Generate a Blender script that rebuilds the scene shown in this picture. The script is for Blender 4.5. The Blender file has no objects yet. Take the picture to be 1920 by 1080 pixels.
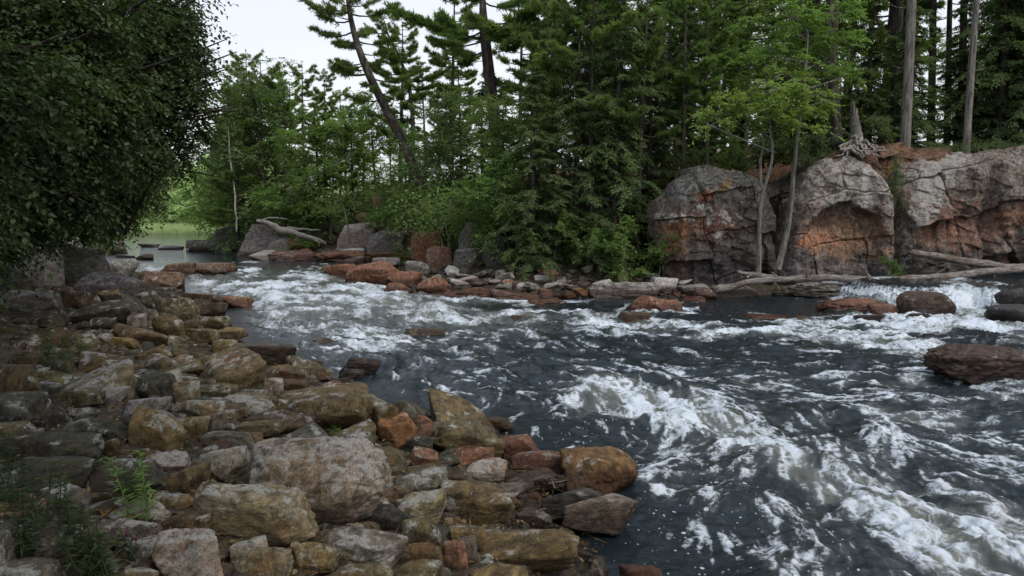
import bpy, bmesh, math, random
import numpy as np
from mathutils import Vector

R = math.radians
random.seed(7)
RNG = np.random.default_rng(11)
scene = bpy.context.scene
COL = scene.collection

# ------------------------------------------------------------------ camera
F = 1400.0; H = 2.6
TH = math.atan(140 / F)
CT, ST = math.cos(TH), math.sin(TH)
cam_d = bpy.data.cameras.new('camera'); cam = bpy.data.objects.new('camera', cam_d); COL.objects.link(cam)
cam.location = (0, 0, H); cam.rotation_euler = (R(90) - TH, 0, 0)
cam_d.sensor_width = 36; cam_d.lens = 36 * F / 1920; cam_d.clip_end = 2000; cam_d.clip_start = 0.05
scene.camera = cam

def ray(px, py):
    v = -(py - 540) / F
    return np.array([(px - 960) / F, CT + v * ST, -ST + v * CT])
def P(px, py, z=0.0):                 # the point of the photograph's line of sight at height z
    d = ray(px, py); t = (z - H) / d[2]
    return np.array([0, 0, H]) + d * t
def PY(px, py, Y):                    # ... at distance Y
    d = ray(px, py); return np.array([0, 0, H]) + d * (Y / d[1])
def project(x, y, z):
    zz = z - H
    fw = y * CT - zz * ST; up = y * ST + zz * CT
    fw = np.maximum(fw, 0.05)
    return 960 + F * x / fw, 540 - F * up / fw

# ------------------------------------------------------------------ noise
def _hash(ix, iy, iz, seed):
    h = (ix * 374761393 + iy * 668265263 + iz * 1274126177 + seed * 362437) & 0xffffffff
    h = ((h ^ (h >> 13)) * 1103515245) & 0xffffffff
    h = ((h ^ (h >> 16)) * 2654435761) & 0xffffffff
    h = h ^ (h >> 15)
    return (h & 0xffffff) / float(0xffffff)
def vn3(p, seed=0):
    i = np.floor(p).astype(np.int64); f = p - i; u = f * f * (3 - 2 * f)
    out = 0
    for dx in (0, 1):
        wx = u[:, 0] if dx else 1 - u[:, 0]
        for dy in (0, 1):
            wy = u[:, 1] if dy else 1 - u[:, 1]
            for dz in (0, 1):
                wz = u[:, 2] if dz else 1 - u[:, 2]
                out = out + wx * wy * wz * _hash(i[:, 0] + dx, i[:, 1] + dy, i[:, 2] + dz, seed)
    return out * 2 - 1
def vn2(x, y, seed=0):
    ix = np.floor(x).astype(np.int64); iy = np.floor(y).astype(np.int64)
    fx = x - ix; fy = y - iy; u = fx * fx * (3 - 2 * fx); v = fy * fy * (3 - 2 * fy)
    a = _hash(ix, iy, 0, seed); b = _hash(ix + 1, iy, 0, seed); c = _hash(ix, iy + 1, 0, seed); d = _hash(ix + 1, iy + 1, 0, seed)
    return (a * (1 - u) + b * u) * (1 - v) + (c * (1 - u) + d * u) * v
def fbm3(p, octs=4, seed=0, gain=0.5):
    a = 1.0; s = 0; t = 0
    for k in range(octs):
        s = s + a * vn3(p * 2.03 ** k + 17.3 * k, seed + k); t += a; a *= gain
    return s / t
def ridge3(p, octs=4, seed=0, gain=0.5):
    a = 1.0; s = 0; t = 0
    for k in range(octs):
        s = s + a * (1 - np.abs(vn3(p * 2.03 ** k + 9.1 * k, seed + k)) * 2); t += a; a *= gain
    return s / t
def fbm2(x, y, octs=4, seed=0, gain=0.5):
    a = 1.0; s = 0; t = 0
    for k in range(octs):
        s = s + a * vn2(x * 2.03 ** k + 3.7 * k, y * 2.03 ** k + 7.9 * k, seed + k); t += a; a *= gain
    return s / t
def sstep(a, b, x):
    t = np.clip((x - a) / (b - a), 0, 1); return t * t * (3 - 2 * t)

# ------------------------------------------------------------------ mesh helpers
def mesh_np(name, V, F4, mats, smooth=True, midx=None, nper=None):
    """V (n,3); F4 (m,k) faces of one size k"""
    me = bpy.data.meshes.new(name)
    V = np.asarray(V, dtype=np.float32); F4 = np.asarray(F4, dtype=np.int32)
    k = F4.shape[1]; m = len(F4)
    me.vertices.add(len(V)); me.vertices.foreach_set('co', V.ravel())
    me.loops.add(m * k); me.loops.foreach_set('vertex_index', F4.ravel())
    me.polygons.add(m); me.polygons.foreach_set('loop_start', np.arange(0, m * k, k, dtype=np.int32))
    me.polygons.foreach_set('loop_total', np.full(m, k, dtype=np.int32))
    me.polygons.foreach_set('use_smooth', np.full(m, smooth, dtype=bool))
    for mt in (mats if isinstance(mats, (list, tuple)) else [mats]): me.materials.append(mt)
    if midx is not None: me.polygons.foreach_set('material_index', np.asarray(midx, dtype=np.int32))
    me.update(calc_edges=True)
    return me
def attr(me, name, vals):
    a = me.attributes.new(name, 'FLOAT', 'POINT'); a.data.foreach_set('value', np.asarray(vals, dtype=np.float32))
def cattr(me, name, rgb):
    a = me.attributes.new(name, 'FLOAT_COLOR', 'POINT')
    c = np.ones((len(rgb), 4), dtype=np.float32); c[:, :3] = rgb
    a.data.foreach_set('color', c.ravel())
def link(name, me, parent=None, loc=None, rz=0, sc=None):
    o = bpy.data.objects.new(name, me); COL.objects.link(o)
    if parent: o.parent = parent
    if loc is not None: o.location = [float(c) for c in loc]
    if rz: o.rotation_euler = (0, 0, rz)
    if sc is not None: o.scale = (sc, sc, sc) if np.isscalar(sc) else sc
    return o
def tag(o, label=None, cat=None, group=None, kind=None):
    if label: o['label'] = label
    if cat: o['category'] = cat
    if group: o['group'] = group
    if kind: o['kind'] = kind
    return o
def grid_faces(nu, nv, wrap=False):   # index = v*nu + u
    u = np.arange(nu if wrap else nu - 1); v = np.arange(nv - 1)
    U, Vv = np.meshgrid(u, v); U = U.ravel(); Vv = Vv.ravel(); U2 = (U + 1) % nu
    return np.stack([Vv * nu + U, Vv * nu + U2, (Vv + 1) * nu + U2, (Vv + 1) * nu + U], 1)
class Geo:                            # collects quads
    def __init__(s): s.V = []; s.Q = []; s.n = 0
    def add(s, V, Q):
        s.V.append(np.asarray(V, dtype=np.float32)); s.Q.append(np.asarray(Q, dtype=np.int32) + s.n); s.n += len(V)
    def tube(s, pts, rad, sides=6, cap=True):
        pts = np.asarray(pts, float); n = len(pts); rad = np.broadcast_to(np.asarray(rad, float), (n,))
        t = np.gradient(pts, axis=0); t /= np.linalg.norm(t, axis=1)[:, None] + 1e-9
        ref = np.array([0.3, 0.9, 0.1]) if abs(t[0][2]) > 0.7 else np.array([0, 0, 1.0])
        a = np.cross(t, ref); a /= np.linalg.norm(a, axis=1)[:, None] + 1e-9; b = np.cross(t, a)
        an = np.arange(sides) * 2 * math.pi / sides
        V = pts[:, None, :] + rad[:, None, None] * (np.cos(an)[None, :, None] * a[:, None, :] + np.sin(an)[None, :, None] * b[:, None, :])
        s.add(V.reshape(-1, 3), grid_faces(sides, n, True))
    def mesh(s, name, mat, smooth=True):
        return mesh_np(name, np.concatenate(s.V), np.concatenate(s.Q), mat, smooth)

# ------------------------------------------------------------------ material helpers
class N:
    def __init__(s, name):
        s.m = bpy.data.materials.new(name); s.m.use_nodes = True; s.t = s.m.node_tree; s.t.nodes.clear()
        s.out = s.t.nodes.new('ShaderNodeOutputMaterial')
    def n(s, typ, **kw):
        nd = s.t.nodes.new('ShaderNode' + typ)
        for k, v in kw.items():
            if k in nd.inputs: s.set(nd.inputs[k], v)
            else: setattr(nd, k, v)
        return nd
    def set(s, sock, v):
        if isinstance(v, bpy.types.NodeSocket): s.t.links.new(v, sock)
        elif isinstance(v, bpy.types.Node): s.t.links.new(v.outputs[0], sock)
        else:
            try: sock.default_value = v
            except Exception: sock.default_value = (*v, 1)
    def math(s, op, a, b=0.0, c=None):
        nd = s.t.nodes.new('ShaderNodeMath'); nd.operation = op
        s.set(nd.inputs[0], a); s.set(nd.inputs[1], b)
        if c is not None: s.set(nd.inputs[2], c)
        return nd.outputs[0]
    def ramp(s, x, a, b, lo=0.0, hi=1.0):
        nd = s.t.nodes.new('ShaderNodeMapRange'); nd.interpolation_type = 'SMOOTHSTEP'
        s.set(nd.inputs[0], x); nd.inputs[1].default_value = a; nd.inputs[2].default_value = b
        nd.inputs[3].default_value = lo; nd.inputs[4].default_value = hi
        return nd.outputs[0]
    def mix(s, f, a, b, mode='MIX'):
        nd = s.t.nodes.new('ShaderNodeMix'); nd.data_type = 'RGBA'; nd.blend_type = mode
        s.set(nd.inputs[0], f); s.set(nd.inputs[6], a); s.set(nd.inputs[7], b)
        return nd.outputs[2]
    def noise(s, vec, scale, detail=5, rough=0.6, dist=0.0):
        nd = s.n('TexNoise'); s.set(nd.inputs['Vector'], vec); nd.inputs['Scale'].default_value = scale
        nd.inputs['Detail'].default_value = detail; nd.inputs['Roughness'].default_value = rough; nd.inputs['Distortion'].default_value = dist
        return nd.outputs[0]
    def done(s, bsdf): s.t.links.new(bsdf.outputs[0], s.out.inputs[0]); return s.m
    def principled(s, col, rough=0.8, normal=None, spec=0.3):
        b = s.n('BsdfPrincipled'); s.set(b.inputs['Base Color'], col); s.set(b.inputs['Roughness'], rough)
        b.inputs['Specular IOR Level'].default_value = spec
        if normal is not None: s.set(b.inputs['Normal'], normal)
        return b
    def bump(s, h, strength=0.5, dist=0.02, normal=None):
        b = s.n('Bump'); s.set(b.inputs['Height'], h); b.inputs['Strength'].default_value = strength; b.inputs['Distance'].default_value = dist
        if normal is not None: s.set(b.inputs['Normal'], normal)
        return b.outputs[0]

# rock: the object's own colour, mottled, with lichen, algae crust and a wet, rusty waterline
def rock_material(name, vertexcol=False, wet=True):
    k = N(name)
    pos = k.n('NewGeometry').outputs['Position']
    oi = k.n('ObjectInfo')
    if vertexcol:
        at = k.n('Attribute', attribute_name='tint'); base = at.outputs['Color']
        la = k.n('Attribute', attribute_name='lichen').outputs['Fac']
    else:
        base = oi.outputs['Color']; la = oi.outputs['Alpha']
    off = k.n('VectorMath', operation='ADD'); k.set(off.inputs[0], pos)
    cmb = k.n('CombineXYZ'); k.set(cmb.inputs[0], k.math('MULTIPLY', oi.outputs['Random'], 40.0)); k.set(cmb.inputs[1], k.math('MULTIPLY', oi.outputs['Random'], 17.0))
    k.set(off.inputs[1], cmb.outputs[0])
    p = off.outputs[0]
    rot = k.n('VectorRotate', rotation_type='EULER_XYZ'); k.set(rot.inputs['Vector'], p)
    cr = k.n('CombineXYZ'); k.set(cr.inputs[0], k.math('MULTIPLY', oi.outputs['Random'], 1.2)); k.set(cr.inputs[1], k.math('MULTIPLY', oi.outputs['Random'], 2.1)); k.set(rot.inputs['Rotation'], cr.outputs[0])
    st = k.n('VectorMath', operation='MULTIPLY'); k.set(st.inputs[0], rot.outputs[0]); st.inputs[1].default_value = (1.0, 1.3, 2.6)
    n1 = k.noise(p, 2.6, 6, 0.65, 0.6); n2 = k.noise(st.outputs[0], 6.0, 7, 0.72, 0.5); n3 = k.noise(p, 26, 5, 0.7); n4 = k.noise(p, 90, 3, 0.7)
    dark = k.mix(1.0, base, (0.42, 0.40, 0.36, 1), 'MULTIPLY')
    lite = k.mix(1.0, base, (1.75, 1.68, 1.55, 1), 'MULTIPLY')
    n2b = k.math('ADD', k.math('MULTIPLY', n2, 0.5), k.math('MULTIPLY', k.noise(p, 9.0, 8, 0.75, 0.2), 0.5))
    c = k.mix(k.ramp(n2b, 0.40, 0.60), dark, lite)
    c = k.mix(k.ramp(n1, 0.55, 0.72), c, k.mix(1.0, base, (1.25, 0.82, 0.62, 1), 'MULTIPLY'))      # reddish mineral patches
    n5 = k.noise(st.outputs[0], 13.0, 8, 0.75, 0.8)
    alg = k.math('MULTIPLY', k.ramp(n5, 0.52, 0.60), k.ramp(n1, 0.62, 0.42))
    c = k.mix(k.math('MULTIPLY', alg, k.ramp(la, 0.0, 0.5, 0.25, 0.85)), c, (0.125, 0.105, 0.035, 1))
    # pale lichen crust grows on the upper faces
    nz = k.n('SeparateXYZ'); k.set(nz.inputs[0], k.n('NewGeometry').outputs['Normal'])
    up = k.ramp(nz.outputs[2], -0.2, 0.75) if not vertexcol else 1.0
    nl = k.noise(p, 5.5, 7, 0.7, 0.3)
    lm = k.math('ADD', nl, k.math('MULTIPLY', la, 0.22)); lm = k.math('MULTIPLY', k.ramp(lm, 0.60, 0.67), k.math('ADD', k.math('MULTIPLY', up, 0.75), 0.25))
    lm = k.math('MULTIPLY', lm, k.ramp(n3, 0.36, 0.52))
    if vertexcol: lm = k.math('MULTIPLY', lm, k.ramp(la, 0.1, 0.5))
    c = k.mix(k.math('MULTIPLY', lm, 0.8), c, (0.42, 0.41, 0.37, 1))
    c = k.mix(k.ramp(n4, 0.42, 0.62, 0.0, 0.7), c, k.mix(1.0, c, (0.45, 0.45, 0.45, 1), 'MULTIPLY'))
    rough = 0.82
    if wet:
        z = k.n('SeparateXYZ'); k.set(z.inputs[0], pos)
        zz = k.math('ADD', z.outputs[2], k.math('MULTIPLY', n1, -0.22))
        w = k.ramp(zz, 0.20, 0.07)
        c = k.mix(k.math('MULTIPLY', w, 0.9), c, k.mix(1.0, c, (0.34, 0.26, 0.2, 1), 'MULTIPLY'))
        rough = k.math('SUBTRACT', 0.82, k.math('MULTIPLY', w, 0.5))
    n6 = k.noise(p, 8.0, 8, 0.7)
    hgt = k.math('ADD', k.math('ADD', k.math('MULTIPLY', n2, 0.45), k.math('MULTIPLY', n6, 0.6)), k.math('MULTIPLY', n3, 0.35)); hgt = k.math('ADD', hgt, k.math('MULTIPLY', n4, 0.12))
    hgt = k.math('ADD', hgt, k.math('MULTIPLY', n5, 0.5))
    nb = k.bump(hgt, 0.85, 0.05)
    return k.done(k.principled(c, rough, nb, 0.35))
M_ROCK = rock_material('river_rock')
M_CLIFF = rock_material('cliff_rock', True, False)

def bark_material(name, a, b, sc=9.0, vs=0.15):
    k = N(name); tc = k.n('TexCoord'); mp = k.n('Mapping'); k.set(mp.inputs[0], tc.outputs['Object']); mp.inputs['Scale'].default_value = (1, 1, vs)
    n1 = k.noise(mp.outputs[0], sc, 6, 0.7, 0.4); n2 = k.noise(tc.outputs['Object'], 2.0, 4)
    c = k.mix(k.ramp(n1, 0.35, 0.65), a, b); c = k.mix(k.ramp(n2, 0.5, 0.7, 0, 0.5), c, (0.16, 0.16, 0.14, 1))
    return k.done(k.principled(c, 0.9, k.bump(n1, 0.9, 0.05), 0.15))
M_BARK = bark_material('brown_bark', (0.018, 0.014, 0.011, 1), (0.095, 0.078, 0.062, 1))
M_BARKG = bark_material('grey_bark', (0.07, 0.062, 0.053, 1), (0.24, 0.22, 0.19, 1), 12)
M_BARKW = bark_material('birch_bark', (0.30, 0.28, 0.25, 1), (0.60, 0.58, 0.54, 1), 12, 1.0)
def log_material():
    k = N('log_wood'); tc = k.n('TexCoord'); mp = k.n('Mapping'); k.set(mp.inputs[0], tc.outputs['Object']); mp.inputs['Scale'].default_value = (.14, 1, 1)
    n1 = k.noise(mp.outputs[0], 22, 7, 0.75, 0.6); n2 = k.noise(tc.outputs['Object'], 1.6, 5, .7); n3 = k.noise(mp.outputs[0], 60, 4, .7)
    c = k.mix(k.ramp(n1, .38, .62), (.085, .068, .055, 1), (.36, .325, .29, 1)); c = k.mix(k.ramp(n2, .48, .60, 0, .8), c, (.13, .085, .055, 1)); c = k.mix(k.ramp(n3, .6, .66, 0, .8), c, (.02, .016, .013, 1))
    return k.done(k.principled(c, .85, k.bump(k.math('ADD', n1, n3), .9, .04), .2))
M_LOG = log_material()
M_DEAD = bark_material('weathered_wood', (0.13, 0.105, 0.085, 1), (0.42, 0.38, 0.33, 1), 16, 1.0)

def leaf_material(name, a, b, trans=0.35, rough=0.55):
    k = N(name); oi = k.n('ObjectInfo'); pos = k.n('NewGeometry').outputs['Position']; ri = k.n('NewGeometry').outputs['Random Per Island']
    n1 = k.noise(pos, 0.9, 3, 0.6)
    c = k.mix(k.math('ADD', k.math('MULTIPLY', ri, 0.5), k.math('MULTIPLY', k.ramp(n1, 0.35, 0.65), 0.5)), a, b)
    h = k.n('HueSaturation'); k.set(h.inputs['Color'], c); k.set(h.inputs['Hue'], k.math('ADD', 0.462, k.math('MULTIPLY', oi.outputs['Random'], 0.03))); h.inputs['Saturation'].default_value = 0.88; k.set(h.inputs['Value'], k.math('ADD', 1.08, k.math('MULTIPLY', oi.outputs['Random'], 0.5)))
    c = h.outputs[0]
    d = k.principled(c, rough + .1, None, 0.12); t = k.n('BsdfTranslucent'); k.set(t.inputs[0], k.mix(1.0, c, (1.25, 1.5, 0.6, 1), 'MULTIPLY'))
    ms = k.n('MixShader'); ms.inputs[0].default_value = trans; k.set(ms.inputs[1], d.outputs[0]); k.set(ms.inputs[2], t.outputs[0])
    return k.done(ms)
L_DARK = leaf_material('dark_broadleaf', (0.022, 0.040, 0.014, 1), (0.058, 0.094, 0.034, 1), 0.3)
L_PINE = leaf_material('pine_needles', (0.040, 0.085, 0.022, 1), (0.17, 0.26, 0.075, 1), 0.45, 0.5)
L_HEM = leaf_material('hemlock_needles', (0.038, 0.068, 0.025, 1), (0.12, 0.18, 0.065, 1), 0.34, 0.6)
L_MID = leaf_material('green_broadleaf', (0.060, 0.115, 0.026, 1), (0.13, 0.22, 0.055, 1), 0.42)
L_BRIGHT = leaf_material('bright_broadleaf', (0.095, 0.165, 0.035, 1), (0.18, 0.27, 0.065, 1), 0.42)
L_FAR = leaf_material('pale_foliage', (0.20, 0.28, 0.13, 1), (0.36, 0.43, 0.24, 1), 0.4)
# ------------------------------------------------------------------ river outline
LEFT_PX = [(1150, 1075), (1120, 1030), (1060, 950), (1060, 900), (1000, 850), (950, 805), (850, 785), (760, 775), (700, 750), (640, 715), (560, 690),
           (470, 655), (425, 615), (420, 590), (385, 560), (330, 540), (300, 520), (240, 510), (205, 490), (180, 476), (235, 466)]
RIGHT_PX = [(392, 437), (385, 447), (345, 466), (430, 478), (520, 487), (640, 491), (760, 494), (720, 505), (640, 512), (720, 533), (830, 549), (1000, 563),
            (1110, 558), (1240, 560), (1330, 556), (1500, 553), (1650, 550), (1740, 536), (1960, 528)]
left_w = [P(*q)[:2] for q in LEFT_PX]; right_w = [P(*q)[:2] for q in RIGHT_PX]
POLY = [np.array(q, float) for q in [(3.0, -30), (1.9, -6), (1.3, 0), (1.0, 3)]] + left_w + \
       [np.array(q, float) for q in [(-60, 62), (-160, 70), (-160, 99)]] + right_w + [np.array(q, float) for q in [(30, 26.5), (90, 30), (90, -30)]]
POLY = np.array(POLY)
N_LEFT = 4 + len(left_w)
def river_sd(x, y):
    """distance to the river's edge, negative in the river"""
    x = np.atleast_1d(np.asarray(x, float)); y = np.atleast_1d(np.asarray(y, float))
    best = np.full(x.shape, 1e9); inside = np.zeros(x.shape, bool)
    n = len(POLY)
    for i in range(n):
        a = POLY[i]; b = POLY[(i + 1) % n]; d = b - a
        t = np.clip(((x - a[0]) * d[0] + (y - a[1]) * d[1]) / (d @ d), 0, 1)
        dd = np.hypot(x - a[0] - t * d[0], y - a[1] - t * d[1])
        if i < n - 1: best = np.minimum(best, dd)
        c = ((a[1] > y) != (b[1] > y)) & (x < (b[0] - a[0]) * (y - a[1]) / (b[1] - a[1] + 1e-12) + a[0])
        inside ^= c
    return np.where(inside, -best, best)
def left_side(x, y):                      # which bank a point stands on
    return (x < np.interp(y, [-30, 3, 10, 20, 30, 45, 60, 99], [3, 2, 0, -5, -12, -22, -40, -300])) & (y < 64)
CLIFF_BACK = 27.6
def T(x, y):
    """height of the ground"""
    x = np.atleast_1d(np.asarray(x, float)); y = np.atleast_1d(np.asarray(y, float))
    d = river_sd(x, y)
    dp = np.maximum(d, 0)
    L = 0.95 * (1 - np.exp(-dp / 2.6)) + 0.05 * dp + 0.9 * sstep(6, 11, dp) - 0.06
    Rl = 0.12 * dp + 1.9 * sstep(2.0, 8, dp) + 1.2 * sstep(8, 16, dp) - 0.05
    Rc = 0.25 * np.minimum(dp, 1) + (4.1 + 0.45 * sstep(9, 13, x)) * sstep(CLIFF_BACK - 0.2, CLIFF_BACK + 1.2, y) - 0.05
    w = sstep(4.4, 6.4, x + 0 * y) * (y < 80)
    Rr = Rl * (1 - w) + Rc * w
    far = 0.25 + 0.015 * np.maximum(y - 99, 0) + 9 * sstep(125, 190, y)
    Rr = np.where(y > 97, far * sstep(0, 3, dp), Rr)
    z = np.where(left_side(x, y), L, Rr)
    z = np.where(d < 0, np.maximum(-0.55, d * 0.5 - 0.06), z)
    return z + (fbm2(x * 0.9, y * 0.9, 4, 5) - 0.5) * 0.22 * sstep(-0.5, 1.5, d)
_gx = np.arange(-62, 62, 0.2); _gy = np.arange(-6, 112, 0.2)
_GX, _GY = np.meshgrid(_gx, _gy); _TT = T(_GX.ravel(), _GY.ravel()).reshape(_GX.shape); _SD = river_sd(_GX.ravel(), _GY.ravel()).reshape(_GX.shape)
def lut(G, x, y):
    x = np.atleast_1d(x); y = np.atleast_1d(y)
    u = np.clip((x + 62) / 0.2, 0, len(_gx) - 2); v = np.clip((y + 6) / 0.2, 0, len(_gy) - 2); i = u.astype(int); j = v.astype(int); a = u - i; b = v - j
    return (G[j, i] * (1 - a) + G[j, i + 1] * a) * (1 - b) + (G[j + 1, i] * (1 - a) + G[j + 1, i + 1] * a) * b
def T1(x, y): return float(lut(_TT, x, y)[0])
def SD1(x, y): return float(lut(_SD, x, y)[0])
def hit(px, py, lift=0.0):                # where the line of sight meets the ground (or the water)
    d = ray(px, py); ys = np.geomspace(2.0, 110, 700); X = d[0] / d[1] * ys; Z = H + d[2] / d[1] * ys
    t = np.maximum(lut(_TT, X, ys), 0.0) + lift
    k = np.argmax(Z < t)
    return np.array([X[k], ys[k], max(T1(X[k], ys[k]), 0.0)])

k = N('stony_ground'); pos = k.n('NewGeometry').outputs['Position']
n1 = k.noise(pos, 0.7, 6, 0.65); n2 = k.noise(pos, 14, 6, 0.7)
c = k.mix(k.ramp(n2, 0.35, 0.65), (0.025, 0.020, 0.013, 1), (0.085, 0.07, 0.048, 1))
sp = k.n('SeparateXYZ'); k.set(sp.inputs[0], pos)
litter = k.ramp(k.math('ADD', sp.outputs[2], k.math('MULTIPLY', n1, 1.2)), 2.0, 3.2)
c = k.mix(litter, c, k.mix(k.ramp(n2, 0.4, 0.6), (0.065, 0.035, 0.02, 1), (0.15, 0.085, 0.048, 1)))
grass = k.math('MULTIPLY', k.ramp(sp.outputs[1], 96, 99), 1.0)
c = k.mix(grass, c, k.mix(k.ramp(n1, 0.4, 0.6), (0.27, 0.34, 0.14, 1), (0.46, 0.47, 0.27, 1)))
M_GROUND = k.done(k.principled(c, 0.95, k.bump(n2, 0.8, 0.08), 0.1))
def build_ground():
    na, nr = 540, 330
    an = np.linspace(0, 2 * math.pi, na, endpoint=False); rr = np.concatenate([[0.15], np.geomspace(0.5, 700, nr - 1)])
    A, RR = np.meshgrid(an, rr); x = (RR * np.sin(A)).ravel(); y = (RR * np.cos(A)).ravel()
    me = mesh_np('ground', np.stack([x, y, T(x, y)], 1), grid_faces(na, nr, True)[:, ::-1], M_GROUND)
    tag(link('ground', me), kind='structure')
build_ground()

# ------------------------------------------------------------------ water
def wz(x, y):                             # level of the river: a step up beyond the falls on the right
    line = 18.9 + 0.12 * (x - 10) - 1.3 * sstep(12.0, 14.5, x) + 1.6 * (fbm2(x * .9, y * 0 + 3, 3, 78) - .5)
    w = sstep(9.6, 10.8, x) 
    return 0.62 * w * sstep(0, 1.7, y - line - 0.5 * (fbm2(x * 1.3, y * 0.4, 3, 77) - 0.5) * 2)
FLOW = [[(1780, 600), (1600, 628), (1400, 628), (1200, 620), (1000, 600), (850, 580), (700, 560), (560, 530), (450, 503), (330, 485), (250, 470)],
        [(1980, 1090), (1700, 985), (1500, 860), (1300, 745), (1100, 690), (900, 645), (750, 622), (600, 610), (500, 580)],
        [(1980, 765), (1600, 745), (1400, 722), (1200, 690), (1050, 670)],
        [(1350, 1100), (1230, 930), (1080, 780), (900, 715), (700, 680), (560, 650)],
        [(1960, 930), (1700, 860), (1500, 795), (1350, 750)], [(1900, 1000), (1600, 950), (1450, 850)],
        [(1900, 545), (1800, 575), (1650, 625)], [(1500, 570), (1350, 590), (1150, 590)]]
FOAM = [  # (pixels along the band, half width, strength)
    ([(1165, 606), (1300, 624), (1450, 636), (1600, 642), (1760, 662)], 15, 1.0), ([(1480, 622), (1620, 628), (1760, 612), (1940, 600)], 15, 1.1),
    ([(1700, 548), (1690, 575), (1640, 590)], 9, 0.9), ([(1790, 545), (1800, 580), (1760, 600)], 20, 1.1), ([(1700, 605), (1800, 600), (1900, 610)], 18, 1.1), ([(1860, 545), (1860, 570)], 14, 0.8), ([(1600, 592), (1650, 615)], 12, 0.8),
    ([(1900, 630), (1940, 640)], 16, 0.7), ([(1410, 594), (1480, 603)], 5, 0.95),
    ([(500, 600), (640, 618), (780, 636)], 12, 0.7), ([(640, 628), (770, 634)], 10, 0.95), ([(700, 560), (860, 600), (980, 590)], 13, 1.0),
    ([(780, 600), (900, 604), (990, 575)], 14, 1.0), ([(960, 580), (1100, 604), (1180, 612)], 11, 0.95), ([(560, 552), (660, 545), (760, 560), (940, 560), (1000, 568)], 8, 0.75),
    ([(430, 560), (540, 575)], 10, 0.5), ([(470, 520), (620, 530)], 8, 0.35), ([(640, 650), (790, 645)], 8, 0.7), ([(560, 640), (640, 655)], 7, 0.5),
    ([(905, 650), (950, 655)], 8, 0.75), ([(1000, 675), (1120, 682)], 8, 0.62), ([(1045, 690), (1050, 760), (1090, 790)], 8, 0.45), ([(780, 655), (880, 668)], 7, 0.45),
    ([(1120, 740), (1250, 785), (1400, 835), (1480, 895), (1600, 965), (1720, 1010), (1940, 1080)], 30, 1.08),
    ([(1190, 760), (1330, 800)], 16, 0.65), ([(1300, 800), (1500, 910), (1570, 960)], 26, 0.8), ([(1390, 728), (1530, 765)], 12, 0.66),
    ([(1630, 780), (1770, 805)], 15, 0.85), ([(1750, 880), (1940, 980)], 20, 0.6), ([(1560, 900), (1760, 940), (1930, 1040)], 26, 0.9), ([(1820, 765), (1940, 740)], 12, 0.65),
    ([(1780, 830), (1940, 870)], 20, 0.5), ([(1100, 700), (1250, 712), (1400, 760)], 10, 0.5), ([(1220, 880), (1320, 930)], 10, 0.3), ([(1500, 700), (1640, 730)], 8, 0.35),
    ([(1400, 830), (1560, 850), (1700, 890)], 20, 0.62), ([(860, 740), (1000, 790), (1060, 830)], 10, 0.3), ([(1200, 800), (1330, 880)], 10, 0.3)]
def band(px, py, pts, hw, st, soft=1.0):
    out = np.zeros_like(px)
    for (x0, y0), (x1, y1) in zip(pts[:-1], pts[1:]):
        dx, dy = x1 - x0, y1 - y0; t = np.clip(((px - x0) * dx + (py - y0) * dy) / (dx * dx + dy * dy), 0, 1)
        d = np.hypot((px - x0 - t * dx) * 0.55, py - y0 - t * dy) / hw
        out = np.maximum(out, np.exp(-d * d * 0.8))
    return out * st
k = N('river_water')
pos = k.n('NewGeometry').outputs['Position']
foam = k.n('Attribute', attribute_name='foam').outputs['Fac']; aer_sheen = k.n('Attribute', attribute_name='aerated_sheen').outputs['Fac']; bub = k.n('Attribute', attribute_name='bubbles').outputs['Fac']
calm = k.n('Attribute', attribute_name='calm').outputs['Fac']
vor = k.n('TexVoronoi'); k.set(vor.inputs['Vector'], pos); vor.inputs['Scale'].default_value = 7.0; vor.inputs['Randomness'].default_value = 1.0
vc = k.n('SeparateColor'); k.set(vc.inputs[0], vor.outputs['Color'])
dot = k.math('LESS_THAN', vor.outputs['Distance'], k.math('MULTIPLY', k.math('POWER', vc.outputs[0], 3.0), 0.22))
vor2 = k.n('TexVoronoi'); k.set(vor2.inputs['Vector'], pos); vor2.inputs['Scale'].default_value = 22.0
vc2 = k.n('SeparateColor'); k.set(vc2.inputs[0], vor2.outputs['Color'])
dot2 = k.math('LESS_THAN', vor2.outputs['Distance'], k.math('MULTIPLY', k.math('POWER', vc2.outputs[0], 3.0), 0.24))
dots = k.math('MULTIPLY', k.math('MAXIMUM', dot, dot2), bub)
nf = k.noise(pos, 30, 5, 0.75); nf2 = k.noise(pos, 9, 5, 0.7, 1.0)
wn = k.n('TexNoise'); k.set(wn.inputs['Vector'], pos); wn.inputs['Scale'].default_value = 3.0; wn.inputs['Detail'].default_value = 4
wv = k.n('VectorMath', operation='MULTIPLY_ADD'); k.set(wv.inputs[0], wn.outputs['Color']); wv.inputs[1].default_value = (.5, .5, 0); k.set(wv.inputs[2], pos)
def lace(scale, wd):
    v = k.n('TexVoronoi'); v.feature = 'DISTANCE_TO_EDGE'; k.set(v.inputs['Vector'], wv.outputs[0]); v.inputs['Scale'].default_value = scale
    return k.ramp(v.outputs['Distance'], wd, 0.0)
lc = k.math('MAXIMUM', lace(5.0, .16), k.math('MULTIPLY', lace(13.0, .2), .8))
fo = k.math('MAXIMUM', k.ramp(k.math('ADD', k.math('ADD', foam, k.math('MULTIPLY', k.math('SUBTRACT', nf, 0.5), 0.35)), k.math('MULTIPLY', k.math('MULTIPLY', k.math('SUBTRACT', lc, 0.35), 0.46), k.ramp(foam, 0.0, 0.22, 0.12, 1.0))), 0.10, 0.92), k.math('MULTIPLY', dots, 0.8))
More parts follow.
